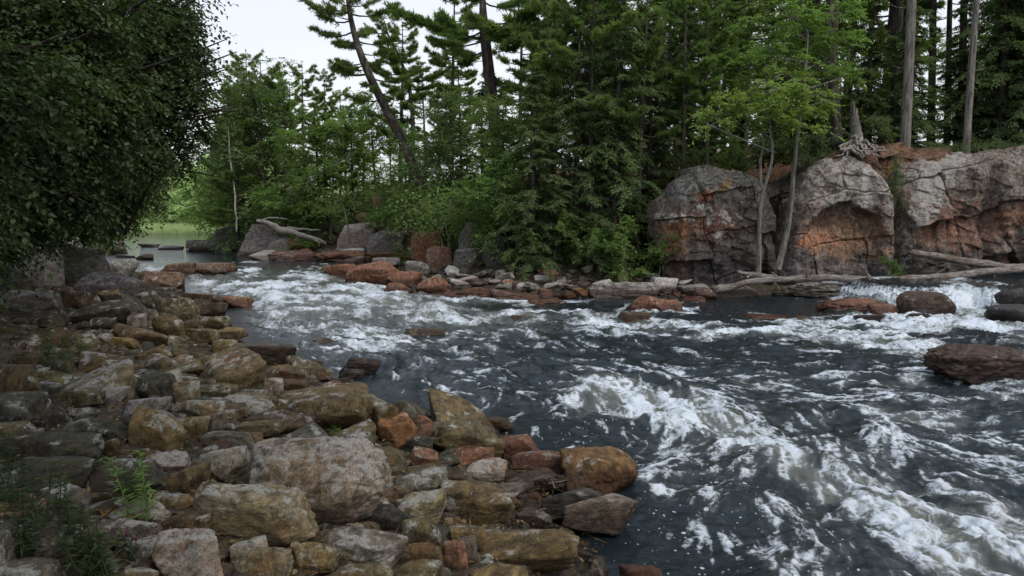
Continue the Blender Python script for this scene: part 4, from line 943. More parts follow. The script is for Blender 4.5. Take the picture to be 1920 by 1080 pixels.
tag(link('dead_branch', g.mesh('dead_branch', M_BARKG)), 'short grey stick lying behind the largest foreground boulder', 'stick')
# ------------------------------------------------------------------ trees
def unit(v): return v / (np.linalg.norm(v, axis=-1, keepdims=True) + 1e-9)
def leaves(geo, Pp, D, Nn, L, W, fold=0.12):
    D = unit(D); S = unit(np.cross(D, Nn)); Nn = np.cross(S, D); n = len(Pp)
    L = np.broadcast_to(L, (n,))[:, None]; W = np.broadcast_to(W, (n,))[:, None]
    V = np.stack([Pp, Pp + D * L * .42 + S * W * .5 + Nn * W * fold, Pp + D * L - Nn * L * .08, Pp + D * L * .42 - S * W * .5 + Nn * W * fold], 1).reshape(-1, 3)
    geo.add(V, np.arange(4 * n).reshape(n, 4))
def rnd(g, n): return g.normal(size=(n, 3))
def trunk_path(g, h, bend=0.3, n=14, lean=(0, 0)):
    t = np.linspace(0, 1, n); ph = g.uniform(0, 6, 4)
    x = bend * (np.sin(t * 3 + ph[0]) - math.sin(ph[0])) * .5 + lean[0] * t ** 1.2 * h; y = bend * (np.sin(t * 2.4 + ph[1]) - math.sin(ph[1])) * .5 + lean[1] * t ** 1.2 * h
    return np.stack([x, y, t * h], 1)
def at(path, z): return np.array([np.interp(z, path[:, 2], path[:, i]) for i in range(3)])

def pine(seed, h=15, r=.22, start=.35, spread=2.6, lean=(0, 0), bend=.4, dens=1.0, path=None, dead=True, tuft=1.0, sparse=1.0):
    g = np.random.default_rng(seed); tr = Geo(); lf = Geo()
    pa = trunk_path(g, h, bend, 16, lean) if path is None else np.array(path, float)
    h = pa[-1][2]; tr.tube(pa, np.interp(np.linspace(0, 1, len(pa)), [0, .05, .5, 1], [r * 1.25, r, r * .72, r * .12]), 9)
    z = h * start; TP, TD = [], []
    while z < h - .1:
        u = (z / h - start) / (1 - start); L0 = spread * (1 - u) ** .42 * (0.55 + .45 * min(1, u * 5)) * g.uniform(.6, 1.15) + .3
        for _ in range(g.integers(2, 5)):
            if g.random() < 0.18 / sparse: continue
            a = g.uniform(0, 6.283); L = L0 * g.uniform(.45, 1.15); o = at(pa, z + g.uniform(-.15, .15)); rise = g.uniform(-.02, .28) + .5 * u * u
            t = np.linspace(0, 1, 6)[:, None]; dr = np.array([math.cos(a), math.sin(a), 0]); sd = np.array([-dr[1], dr[0], 0])
            br = o + dr * L * t + sd * (g.uniform(-.25, .25) * L * t ** 2) + np.array([0, 0, 1]) * (L * rise * t ** 1.5 - L * .10 * np.sin(t * 3.1))
            tr.tube(br, np.interp(np.linspace(0, 1, 6), [0, 1], [.018 + .014 * L, .008]), 4)
            nt = int(9 * L * dens) + 3
            for k_ in range(nt):
                u_ = g.uniform(.30, 1) ** .8; b0 = np.array([np.interp(u_, t[:, 0], br[:, i]) for i in range(3)])
                l2 = L * g.uniform(.10, .34) * (1.15 - u_ * .7); s_ = g.choice([-1, 1]); d2 = unit(dr * g.uniform(.4, 1) + sd * s_ * g.uniform(.3, 1.1) + np.array([0, 0, g.uniform(.0, .35)]))
                b1 = b0 + d2 * l2
                if k_ % 3 == 0: tr.tube([b0, (b0 + b1) / 2 + [0, 0, -.02], b1], [.010, .008, .004], 3)
                m = 1 + int(l2 / .16)
                for q in range(m): TP.append(b0 + (b1 - b0) * (q + 1) / m); TD.append(d2 + [0, 0, .35])
        z += g.uniform(.32, .62) * (1 + .4 * (1 - u)) * sparse
    TP.append(pa[-1]); TD.append(np.array([0, 0, 1.0]))
    TP = np.array(TP); TD = unit(np.array(TD)); kk = 9
    Pp = np.repeat(TP, kk, 0); D = unit(np.repeat(TD, kk, 0) + rnd(g, len(Pp)) * .62)
    leaves(lf, Pp + rnd(g, len(Pp)) * .02, D, rnd(g, len(Pp)), g.uniform(.13, .24, len(Pp)) * tuft, .034 * tuft)
    if dead:
        for _ in range(7):
            z0 = g.uniform(.12, max(start, .2)) * h; a = g.uniform(0, 6.28); L = g.uniform(.3, 1.3); o = at(pa, z0)
            tr.tube([o, o + [math.cos(a) * L * .5, math.sin(a) * L * .5, g.uniform(-.1, .1)], o + [math.cos(a) * L, math.sin(a) * L, g.uniform(-.3, .2)]], [.022, .015, .006], 4)
    return tr, lf

def hemlock(seed, h=13, r=.2, spread=2.6, start=.04, dens=1.0, lean=(0, 0)):
    g = np.random.default_rng(seed); tr = Geo(); lf = Geo(); pa = trunk_path(g, h, .25, 12, lean)
    tr.tube(pa, np.interp(np.linspace(0, 1, 12), [0, .05, 1], [r * 1.2, r, r * .1]), 8)
    z = h * start; A, B, S_ = [], [], []
    while z < h:
        u = z / h; L0 = spread * (1 - u) ** .6 * g.uniform(.5, 1.2) + .2
        for _ in range(g.integers(3, 6)):
            a = g.uniform(0, 6.283); L = L0 * g.uniform(.3, 1.35); o = at(pa, z); t = np.linspace(0, 1, 6)[:, None]
            dr = np.array([math.cos(a), math.sin(a), 0]); sd = np.array([-dr[1], dr[0], 0]); dro = g.uniform(.15, .75)
            br = o + dr * L * t + np.array([0, 0, 1]) * (L * .22 * t - L * dro * t ** 2.2) + sd * g.uniform(-.2, .2) * L * t ** 2
            tr.tube(br, np.interp(np.linspace(0, 1, 6), [0, 1], [.012 + .009 * L, .005]), 4)
            nt = int(13 * L * dens) + 3; us = g.uniform(.15, 1, nt)
            b0 = np.stack([np.interp(us, t[:, 0], br[:, i]) for i in range(3)], 1); s = g.choice([-1, 1], nt)[:, None]
            d2 = unit(dr * g.uniform(.4, 1, (nt, 1)) + sd * s * g.uniform(.2, 1.0, (nt, 1)) + np.array([0, 0, 1]) * g.uniform(-.55, .05, (nt, 1)))
            l2 = (g.uniform(.22, .6, nt) * (1.25 - us * .7) * (.45 + .25 * L))[:, None]
            A.append(b0); B.append(b0 + d2 * l2); S_.append(np.repeat(sd[None], nt, 0))
        z += g.uniform(.12, .45)
    A = np.concatenate(A); B = np.concatenate(B); kk = 8; n = len(A)
    tt = np.tile(np.linspace(.1, 1, kk), n)[:, None]; a_ = np.repeat(A, kk, 0); b_ = np.repeat(B, kk, 0); ax = unit(b_ - a_); sd = unit(np.cross(ax, np.array([0, 0, 1.0]) + rnd(g, n * kk) * .2))
    sg = np.tile(np.array([1, -1] * (kk // 2)), n)[:, None]
    Pp = a_ + (b_ - a_) * tt + np.array([0, 0, -.10]) * tt ** 2; D = ax * .8 + sd * sg * .8 + np.array([0, 0, -.25]) + rnd(g, n * kk) * .22
    leaves(lf, Pp, D, np.array([0, 0, 1.0]) + rnd(g, n * kk) * .35, g.uniform(.12, .24, n * kk), g.uniform(.045, .085, n * kk), .1)
    return tr, lf

def broad(seed, h=8, r=.12, blobs=None, nblob=9, spread=2.2, twigs=1400, lpt=10, ls=.085, crown0=.3, droop=.15, lean=(0, 0), path=None, forks=None, shell=.45, flat=.7, wl=.55, tl=.45, limb0=0.0):
    """leaves sit on twigs that sit on limbs; blobs are the crown's masses (x, y, z, rx, ry, rz)"""
    g = np.random.default_rng(seed); tr = Geo(); lf = Geo()
    pa = trunk_path(g, h * .8, .35, 12, lean) if path is None else np.array(path, float)
    tr.tube(pa, np.interp(np.linspace(0, 1, len(pa)), [0, .06, 1], [r * 1.25, r, r * .25]), 9)
    for f, fr in (forks or []): tr.tube(np.array(f, float), np.linspace(fr, fr * .3, len(f)), 7)
    if blobs is None:
        blobs = []
        for i in range(nblob):
            u = (i + .5) / nblob; z = h * (crown0 + (1 - crown0) * u); a = g.uniform(0, 6.28); rr = spread * (math.sin(math.pi * min(.95, .25 + u * .7))) * .55
            c = at(pa, min(z, pa[-1][2])); blobs.append((c[0] + rr * math.cos(a), c[1] + rr * math.sin(a), z, spread * g.uniform(.4, .65), spread * g.uniform(.4, .65), spread * g.uniform(.28, .45) * flat / .7))
    vol = np.array([(b[3] * b[4] + b[4] * b[5] + b[3] * b[5]) for b in blobs]); cnt_ = (twigs * vol / vol.sum()).astype(int) + 3
    TP, TD = [], []
    for b, m in zip(blobs, cnt_):
        c = np.array(b[:3]); rr = np.array(b[3:]); o = at(pa, max(pa[0][2] + .1 + limb0 * (pa[-1][2] - pa[0][2]), min(c[2] - .35 * np.hypot(c[0] - pa[-1][0], c[1] - pa[-1][1]), pa[-1][2])))
        mid = (o + c) / 2 + rnd(g, 1)[0] * .12 * np.linalg.norm(c - o); tr.tube([o, mid, c, c + (c - o) * .12 + rnd(g, 1)[0] * .1], [r * .38, r * .26, r * .14, r * .05], 6)
        ns = max(4, m // 14); U = unit(rnd(g, ns)); nodes = c + U * rr * g.uniform(.35, 1.15, (ns, 1))
        for q in nodes: tr.tube([c + (q - c) * .1, (c + q) / 2 + rnd(g, 1)[0] * .06 * np.linalg.norm(rr), q], [r * .10 + .004, r * .07 + .003, .004], 4)
        pick = g.integers(0, ns, m); V = unit(nodes[pick] - c + rnd(g, m) * .55 * rr.min()); p0 = nodes[pick] + rnd(g, m) * rr * .2
        TP.append(p0); TD.append(unit(V * rr / rr.max() + np.array([0, 0, -droop]) + rnd(g, m) * .35 * np.array([1, 1, .45])))
    TP = np.concatenate(TP); TD = np.concatenate(TD); n = len(TP); ln = g.uniform(.45, 1.15, (n, 1)) * tl * (1 + 1.1 * (g.random((n, 1)) > .9))
    tt = np.tile(np.linspace(.08, 1, lpt), n)[:, None]; a_ = np.repeat(TP, lpt, 0); d_ = np.repeat(TD, lpt, 0)
    sd = unit(np.cross(d_, np.array([0, 0, 1.0]) + rnd(g, n * lpt) * .25)); sg = np.tile(np.resize([1, -1], lpt), n)[:, None]
    Pp = a_ + d_ * tt * np.repeat(ln, lpt, 0) + np.array([0, 0, -1]) * droop * tt ** 2 * .3
    D = d_ * .6 + sd * sg * .95 + np.array([0, 0, -droop * .8]) + rnd(g, n * lpt) * .28
    Ls = g.uniform(.7, 1.25, n * lpt) * ls
    leaves(lf, Pp, D, np.array([0, 0, 1.0]) + rnd(g, n * lpt) * .45, Ls, Ls * wl)
    return tr, lf

def proto(name, gen, bark, leaf, part2='crown'):
    tr, lf = gen
    return (tr.mesh('trunk', bark), mesh_np(part2, np.concatenate(lf.V), np.concatenate(lf.Q), leaf, False), name)
def plant(pr, x, y, z=None, rz=0, sc=1.0, label=None, cat='tree', group=None, name=None, tilt=None):
    e = bpy.data.objects.new(name or pr[2], None); COL.objects.link(e); e.empty_display_size = .2
    if z is None: z = T1(x, y) - .08
    e.location = (x, y, z); e.rotation_euler = (tilt[0], tilt[1], rz) if tilt else (0, 0, rz); e.scale = (sc, sc, sc) if np.isscalar(sc) else sc
    for nm, me in (('trunk', pr[0]), ('crown', pr[1])):
        o = bpy.data.objects.new(nm if nm != 'trunk' or cat == 'tree' else 'stem', me); COL.objects.link(o); o.parent = e
        if nm == 'crown' and cat != 'tree': o.name = 'foliage'
    return tag(e, label, cat, group)
PINES = [proto('white_pine', pine(20 + i, h=15, start=.26 + .06 * (i % 3), spread=2.9 + .3 * (i % 2), r=.2, dens=1.9, tuft=1.35, sparse=.85), M_BARK, L_PINE) for i in range(4)]
PLATEH = [proto('plate_pine', pine(36 + i, h=15, start=.48, spread=3.3, r=.17, dens=2.3, tuft=1.25, sparse=1.1), M_BARK, L_PINE) for i in range(2)]
PLATES = [proto('plate_pine', pine(30 + i, h=15, start=.18, spread=3.2, r=.2, dens=2.3, tuft=1.3, sparse=1.25), M_BARK, L_PINE) for i in range(2)]
HEMS = [proto('hemlock_tree', hemlock(40 + i, h=13, spread=2.5), M_BARK, L_HEM) for i in range(3)]
TALLS = [proto('tall_conifer', pine(60 + i, h=19, start=.42, spread=2.3, r=.19, dens=1.2), M_BARK, L_HEM) for i in range(2)]
BROADS = [proto('broadleaf_tree', broad(80 + i, h=7.5, spread=2.4, twigs=1700, lpt=10, ls=.13, nblob=12, crown0=.12, tl=.5), M_BARKG, L_MID) for i in range(3)]
DARKB = [proto('broadleaf_tree', broad(90 + i, h=9, spread=2.8, twigs=2200, lpt=10, ls=.13, nblob=13, crown0=.1, tl=.5), M_BARK, L_HEM) for i in range(2)]
SHRUBS = [proto('shrub', broad(100 + i, h=2.2, r=.03, spread=1.1, twigs=420, lpt=9, ls=.10, nblob=7, crown0=.12, tl=.3), M_BARKG, L_MID) for i in range(3)]
SHRUBD = [proto('shrub', broad(110 + i, h=2.2, r=.03, spread=1.1, twigs=420, lpt=9, ls=.10, nblob=7, crown0=.12, tl=.3), M_BARKG, L_HEM) for i in range(2)]
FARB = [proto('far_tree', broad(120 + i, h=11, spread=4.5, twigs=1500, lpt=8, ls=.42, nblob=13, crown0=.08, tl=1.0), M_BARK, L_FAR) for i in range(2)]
# ------------------------------------------------------------------ the planted scene
def X_of(px, Y): return (px - 960) / F * Y * 1.0
rf = random.Random(12)
GT = 'conifers of the far right bank'
# pines that stand against the sky on the left of the far bank
i = 0
SKYP = [ # px, Y, top py, kind, label
 (432, 62, 150, 0, 'small pine rising at the left end of the far pines'), (462, 66, 130, 1, 'thin pine just left of the flat-topped pine'), (482, 60, 92, 2, 'flat-topped pine tallest on the left of the sky gap'),
 (520, 62, 125, 3, 'narrow pine right of the flat-topped pine'), (575, 58, 110, 0, 'bushy pine left of the leaning trunk'), (610, 64, 125, 2, 'pine behind the crown of the leaning tree'),
 (640, 56, 165, 1, 'pine in front of the foot of the sky gap'), (684, 60, 175, 3, 'short pine behind the middle of leaning trunk'), (752, 50, 35, 1, 'slim open pine right of the leaning tree with bare lower trunk'),
 (800, 54, 135, 0, 'pine filling the gap left of the tall pale trunk'), (845, 44, -40, 2, 'tall pale trunked pine left of the great pine'), (735, 66, 190, 2, 'distant pine low behind the open pine'),
 (545, 70, 150, 1, 'distant pine between flat-topped and bushy pines'), (865, 52, 90, 3, 'pine just behind the pale trunked pine')]
for px, Y, ty, kd, lab in SKYP:
    x = X_of(px, Y); z = T1(x, Y); top = PY(px, ty, Y)[2]; s = (top - z) / 15.2
    plant(PINES[kd], x, Y, None, rf.uniform(0, 6.28), (s * rf.uniform(.85, 1.05),) * 2 + (s,), lab, group=GT)
for px, Y, ty, kd, lab in [(448, 48, 165, 0, 'plated pine behind the birch, nearer than the far pines'), (535, 50, 140, 1, 'plated pine filling below the sky gap, left part'), (600, 47, 175, 0, 'plated pine filling below the sky gap, middle'), (668, 46, 190, 1, 'plated pine crossing behind the leaning trunk'),
                           (825, 43, 175, 0, 'plated pine low in front of the pale trunked pine'), (500, 56, 108, 1, 'airy pine beside the flat-topped pine')]:
    x = X_of(px, Y); z = T1(x, Y); s = (PY(px, ty, Y)[2] - z) / 15.2; plant(PLATES[kd], x, Y, None, rf.uniform(0, 6.28), (s * 1.0, s * 1.0, s), lab, group=GT)
for px, Y, ty, kd, lab in [(1110, 26.6, -40, 0, 'high crowned plated pine over the middle of the cobbles'), (1275, 28, -70, 1, 'high crowned plated pine above the left side of first cliff'), (1035, 28, 0, 1, 'high crowned plated pine left of the layered pines'), (1390, 29, -60, 0, 'high crowned plated pine over the twin saplings')]:
    x = X_of(px, Y); z = T1(x, Y); s = (PY(px, ty, Y)[2] - z) / 15.2; plant(PLATEH[kd], x, Y, None, rf.uniform(0, 6.28), (max(s, .6),) * 2 + (s,), lab, group=GT)
# leaning pine, modelled for its place
def world_path(pts, Y): return [PY(a, b, Y) for a, b in pts]
def hero(name, gen, bark, leaf, label, base, cat='tree'):
    tr, lf = gen; e = bpy.data.objects.new(name, None); COL.objects.link(e); e.location = [float(c) for c in base]
    for nm, me in (('trunk', tr.mesh('trunk', bark)), ('crown', mesh_np('crown', np.concatenate(lf.V), np.concatenate(lf.Q), leaf, False))):
        o = bpy.data.objects.new(nm, me); COL.objects.link(o); o.parent = e; o.location = [-float(c) for c in base]
    return tag(e, label, cat)
def sm(path, n=18):
    p = np.array(path); d = np.linspace(0, 1, len(p)); t = np.linspace(0, 1, n); q = np.stack([np.interp(t, d, p[:, i]) for i in range(3)], 1)
    for _ in range(2): q[1:-1] = (q[:-2] + 2 * q[1:-1] + q[2:]) / 4
    return q
pa = sm(world_path([(792, 355), (766, 290), (735, 225), (700, 160), (672, 95), (655, 30), (648, -40), (650, -110)], 38)); 
hero('leaning_pine', pine(201, start=.52, spread=2.6, path=pa, r=.27, dens=1.8, sparse=.8, tuft=1.2), M_BARK, L_PINE, 'big pine leaning left across the sky with a curved dark trunk', pa[0])
pa = sm(world_path([(770, 360), (775, 250), (772, 180), (752, 110), (728, 70), (718, 30)], 50))
hero('crooked_pine', pine(202, start=.62, spread=2.6, path=pa, r=.17, dens=1.7, sparse=.9, tuft=1.3), M_BARK, L_PINE, 'crooked pine bending left just behind the leaning pine', pa[0])
pa = sm(world_path([(940, 340), (930, 250), (918, 150), (908, 60), (905, 20), (904, -30), (900, -120)], 36))
hero('great_pine', pine(203, start=.66, spread=4.0, path=pa, r=.34, dens=2.6, tuft=1.3, sparse=.7), M_BARK, L_PINE, 'great pine with thick ridged trunk and a dense flat tuft of needles', pa[0])
# mid-height pine plates, bright green, in front of the dark conifers
for px, Y, ty, kd, lab in [(1100, 34, -150, 1, 'pine with pale green needle plates left of the bright maple'), (1160, 33, -190, 3, 'tall pine with layered plates above the hemlocks'), (1240, 30, -120, 0, 'pine with grey dead lower branches behind the first cliff'),
                           (1010, 36, -120, 2, 'pine rising right of the great pine'), (975, 44, -60, 0, 'slim pine directly right of the great pine')]:
    x = X_of(px, Y); z = T1(x, Y); s = (PY(px, ty, Y)[2] - z) / 15.2
    plant(PINES[kd], x, Y, None, rf.uniform(0, 6.28), (s * .8, s * .8, s), lab, group=GT)
for px, Y, ty, kd, lab in [(1195, 27.3, -60, 0, 'pale green plated pine standing in front of the dark hemlocks'), (1322, 28.6, -90, 1, 'plated pine directly behind the bright forked sapling'), (850, 39, 190, 0, 'young plated pine below the great pine')]:
    x = X_of(px, Y); z = T1(x, Y); s = (PY(px, ty, Y)[2] - z) / 15.2; plant(PLATES[kd], x, Y, None, rf.uniform(0, 6.28), (max(s, .55) * .85,) * 2 + (s,), lab, group=GT)
# hemlocks reaching down to the cobbles
for px, Y, ty, kd, lab in [(1000, 26.5, 120, 0, 'drooping hemlock nearest the cobbles'), (1075, 27, -20, 1, 'dark hemlock hanging over the middle of the cobbles'), (1150, 27, -60, 2, 'dense hemlock left of the first cliff'),
                           (1215, 28, 20, 0, 'hemlock brushing the left side of the first cliff'), (950, 31, 200, 1, 'low hemlock behind the squared grey block'), (1290, 30.5, -40, 1, 'hemlock just above the first cliff'),
                           (1030, 33, -60, 2, 'tall hemlock behind the drooping hemlock'), (905, 35, 150, 0, 'hemlock below the great pine'), (870, 37, 250, 2, 'short hemlock left of the great pine foot'),
                           (1120, 36, -120, 0, 'hemlock deep behind the layered pine'), (1350, 34, -60, 2, 'hemlock in the dark behind the maple sapling'), (1440, 33, -60, 0, 'hemlock behind the twin saplings')]:
    x = X_of(px, Y); z = T1(x, Y); s = (PY(px, ty, Y)[2] - z) / 13.0
    s2 = min(max(s, .6), 1.15); plant(HEMS[kd], x, Y, None, rf.uniform(0, 6.28), (s2, s2, s), lab, group=GT)
for px, Y, s, kd, lab in [(930, 30, .75, 0, 'leafy tree hanging over the bank right of the squared block'), (1010, 29, .62, 1, 'leafy tree among the hemlocks above left cobbles'), (1130, 28.5, .6, 2, 'leafy tree low among the hemlocks'), (1330, 31.5, .9, 0, 'green leafy tree behind the first cliff'),
                          (1420, 33, 1.25, 1, 'tall leafy tree behind the forked sapling'), (1880, 31, .9, 2, 'leafy tree in the shade at upper right'), (1960, 31.5, 1.1, 0, 'leafy tree at the right edge of the cliff top'), (1560, 35, 1.3, 1, 'tall leafy tree behind the broken stump'), (1250, 34, 1.2, 2, 'tall leafy tree behind the plated pine')]:
    plant(BROADS[kd], X_of(px, Y), Y, None, rf.uniform(0, 6.28), s, lab, group='leafy trees on the far bank')
# tall trunks behind the cliffs
ORDT = ['first', 'second', 'third', 'fourth', 'fifth', 'sixth', 'seventh', 'eighth', 'ninth', 'tenth', 'eleventh', 'twelfth', 'thirteenth', 'fourteenth', 'fifteenth', 'sixteenth', 'seventeenth', 'eighteenth', 'nineteenth', 'twentieth']
pxs = [1330, 1385, 1475, 1545, 1575, 1640, 1665, 1735, 1765, 1790, 1850, 1880, 1920, 1990, 2080, 2180]
for j, px in enumerate(pxs):
    Y = 31 + (j * 37 % 11) * .8; x = X_of(px, Y)
    plant(TALLS[j % 2], x, Y, None, rf.uniform(0, 6.28), rf.uniform(.85, 1.1), f'tall dark conifer behind the cliffs, {ORDT[j]} trunk from the left of that row', group='tall conifers behind the cliffs')
j = 0
for Y in (38, 47):
    for px in range(960 + int(Y), 2300, 120):
        x = X_of(px + rf.uniform(-30, 30), Y + rf.uniform(-2, 2)); j += 1
        plant((HEMS + TALLS + PINES[:2] + BROADS[:1])[(j * 5) % 8], x, Y + rf.uniform(-2, 2), None, rf.uniform(0, 6.28), rf.uniform(.95, 1.25), 'dark conifer deep in the forest behind the right bank, crown merging with its neighbours', group='deep forest conifers')
for px, Y in [(1520, 30), (1610, 30.5), (1700, 30), (1780, 31), (1860, 29.8), (1930, 29.4), (2010, 29.5), (1950, 33), (1890, 33), (2100, 31)]:
    plant(HEMS[int(px) % 3], X_of(px, Y), Y, None, rf.uniform(0, 6.28), (.62, .62, .5) if px < 1850 else (.8, .8, .85), 'dark low hemlock growing in the shade between trunks on the cliff top', group='shade hemlocks on the cliff top')
# pale trunks on the cliff top
for px, ybase, r_, lab, bk in [(1697, 268, .17, 'pale grey bare trunk rising from the gully top', M_BARKG), (1812, 275, .12, 'slim greyish bare trunk on the right cliff top', M_BARKG)]:
    Y = 27.9; a = PY(px, ybase, Y); g = Geo(); pth = [a + np.array([(.25 if px > 1800 else -.12) * t * t * 1.2, 0, 13 * t]) for t in np.linspace(0, 1, 14)]; pth[0][2] -= .5
    gg = np.random.default_rng(int(px)); g.tube(pth, r_ * np.linspace(1.12, .6, 14), 12)
    for _ in range(12):
        q = a + [0, 0, gg.uniform(1.5, 12)]; an = gg.uniform(0, 6.28); L = gg.uniform(.2, .9); g.tube([q, q + [math.cos(an) * L * .6, math.sin(an) * L * .6, .05], q + [math.cos(an) * L, math.sin(an) * L, .25 * L]], [.02, .014, .005], 5)
    lf = Geo(); n_ = 500; Pp = pth[-1] + rnd(gg, n_) * [1.2, 1.2, .8]; leaves(lf, np.array(Pp), rnd(gg, n_), rnd(gg, n_), .25, .08)
    hero('tall_pine', (g, lf), bk, L_PINE, lab, a)
# broken snag with spreading roots on the middle cliff
g = Geo(); b = PY(1604, 262, 27.0); gg = np.random.default_rng(9)
path_tube(g, [b + [0, 0, -.3], b + [.02, 0, .2], b + [-.04, 0, .5], b + [-.08, 0, .85]], [.30, .20, .16, .14], 12, 24, .03, 5)
for q_ in range(9):
    an = q_ * .7; s0 = b + [-.08 + .10 * math.cos(an), .10 * math.sin(an), .62]; path_tube(g, [s0, s0 + [0, 0, .2], s0 + [-.03, 0, .32 + gg.uniform(0, .45) * (1.2 if math.cos(an) < 0 else .5)]], [.055, .05, .012], 5, 6, .02, q_)
root = link('snag', g.mesh('snag', M_BARKG)); tag(root, 'broken grey stump with jagged top above the hollow', 'tree stump')
g = Geo()
for q_ in range(22):
    ax_ = gg.uniform(1566, 1665); ay_ = gg.uniform(272, 292); e_ = PY(ax_, ay_, 26.2 + gg.uniform(-.3, .5)); m_ = (b + e_) / 2 + gg.normal(size=3) * .12; rr_2 = gg.uniform(.025, .075); path_tube(g, [b + [gg.uniform(-.2, .2), -.05, .02], m_, e_, e_ + [gg.uniform(-.4, .4), -.1, gg.uniform(-.2, .02)]], [rr_2 * 1.3, rr_2, rr_2 * .8, rr_2 * .3], 7, 20, .14, int(ax_))
me = g.mesh('roots', M_DEAD); o = link('roots', me, root)
for px, yb, yt, lab in [(1568, 262, 120, 'leaning grey-brown trunk left of the broken stump')]:
    a = PY(px, yb, 27.6); c_ = PY(px - 16, -60, 27.6); g = Geo(); path_tube(g, [a + [0, 0, -.4], a + [0, 0, .2], (a + c_) / 2, c_], [.26, .18, .15, .12], 12, 30, .05, 6); lf = Geo(); leaves(lf, c_ + rnd(gg, 300) * .8, rnd(gg, 300), rnd(gg, 300), .25, .08)
    hero('pine_tree', (g, lf), M_BARK, L_PINE, lab, a)
# bright saplings in front of the cliffs
Y = 23.9
def wp(px, py, Y=Y): return PY(px, py, Y)
pa = sm([wp(1421, 515), wp(1424, 470), wp(1423, 400), wp(1432, 350), wp(1447, 310), wp(1450, 270), wp(1441, 240), wp(1445, 180), wp(1455, 120)], 22)
fk = sm([wp(1428, 352), wp(1424, 320), wp(1426, 290), wp(1436, 262), wp(1420, 225)], 10)
bl = []
for (cx, cy, rx, ry) in [(1345, 215, 42, 16), (1385, 195, 40, 16), (1330, 235, 24, 8), (1430, 210, 40, 16), (1480, 205, 46, 18), (1440, 170, 50, 18), (1395, 240, 30, 12), (1520, 180, 40, 16), (1405, 165, 34, 12), (1490, 235, 34, 12), (1545, 190, 26, 10), (1470, 140, 36, 12)]:
    c_ = wp(cx, cy, Y + gg.uniform(-1.0, 1.0)); bl.append((*c_, rx / F * Y, rx / F * Y * .9, ry / F * Y * 1.35))
hero('maple_sapling', broad(301, path=pa, r=.085, forks=[(fk, .06)], blobs=bl, twigs=800, lpt=9, ls=.12, droop=.12, tl=.34), M_BARKG, L_BRIGHT, 'forked sapling with bright yellow-green leaves in front of the first cliff', pa[0])
pa = sm([wp(1458, 505, 24.6), wp(1475, 440, 24.6), wp(1484, 380, 24.6), wp(1488, 320, 24.6), wp(1496, 250, 24.6), wp(1510, 150, 24.6), wp(1515, 60, 24.6)], 22)
bl = []
for (cx, cy, rx, ry) in [(1500, 60, 60, 20), (1440, 90, 46, 16), (1560, 80, 50, 18), (1530, 120, 50, 18), (1480, 30, 50, 16), (1580, 140, 34, 14), (1400, 120, 34, 12), (1420, 50, 40, 12), (1560, 30, 50, 14), (1470, 110, 36, 14)]:
    c_ = wp(cx, cy, 24.8 + gg.uniform(-1.2, 1.0)); bl.append((*c_, rx / F * Y, rx / F * Y * .9, ry / F * Y * 1.4))
hero('maple_sapling', broad(302, path=pa, r=.11, blobs=bl, twigs=900, lpt=9, ls=.12, droop=.12, tl=.36), M_BARKG, L_MID, 'taller sapling with a twisted trunk in the gap between cliffs', pa[0])
# leafy trees and shrubs along the far bank
for px, Y, h_, kd, lab in [(432, 70, 8, 0, 'leafy tree behind right side of the lake outlet'), (440, 58, 9.5, 1, 'leafy tree left of the thin birch'), (470, 52, 9, 2, 'broad leafy tree behind the thin birch'), (500, 50, 9.5, 0, 'leafy tree above the domed boulder'),
                           (560, 47, 7, 1, 'light green tree above the white driftwood'), (620, 46, 7, 2, 'light green tree left of the pink boulder cluster'), (655, 49, 6.5, 0, 'feathery green tree above the pink boulder cluster'), (710, 51, 7.5, 1, 'green tree behind the pink boulder cluster'),
                           (765, 43, 6.5, 2, 'green tree right of the pink boulder cluster'), (800, 39, 6, 0, 'twin-stemmed leafy tree above rust-streaked boulder'), (850, 34, 6, 1, 'dark leafy tree behind the squared grey block')]:
    x = X_of(px, Y); s = h_ / 7.5; plant((DARKB if px in (470, 850, 500) else BROADS)[kd % (2 if px in (470, 850, 500) else 3)], x, Y, None, rf.uniform(0, 6.28), s, lab, group='leafy trees on the far bank')
for px, Y, s, kd, lab in [(600, 46, 1.4, 1, 'shrub between the driftwood and the pink cluster'), (640, 46, 1.2, 2, 'shrub beside the split grey boulder'), (735, 47, 1.0, 0, 'bright shrub behind top of the pink cluster'), (805, 37, 1.3, 1, 'shrub left of the twin saplings'),
                          (838, 34, 1.1, 2, 'shrub behind the grey rounded block'), (955, 29, 1.5, 0, 'large leafy shrub right of the squared grey block'), (985, 27.5, 1.2, 1, 'leafy shrub at the left edge of the hemlocks'), (1100, 26, .8, 2, 'low shrub above the cobbles'),
                          (1180, 25.6, .9, 0, 'leafy shrub left of the first cliff'), (1235, 25.4, .9, 1, 'leafy shrub touching the foot of the first cliff'), (1040, 26.5, .9, 2, 'shrub in shade behind the cobbles'), (420, 60, 1.2, 0, 'bush at the right side of the lake outlet'),
                          (940, 33, 1.0, 2, 'shrub overlapping the right side of squared block'), (700, 45, 1.0, 1, 'shrub between boulders of the pink cluster'), (470, 50, 2, 1, 'bush above the dark sloped boulder'), (530, 46, 1.8, 2, 'bush behind the white driftwood'), (888, 33.5, 1.2, 0, 'shrub above the squared grey block')]:
    plant(SHRUBS[kd], X_of(px, Y), Y, None, rf.uniform(0, 6.28), s, lab, 'shrub', 'shrubs on the far bank')
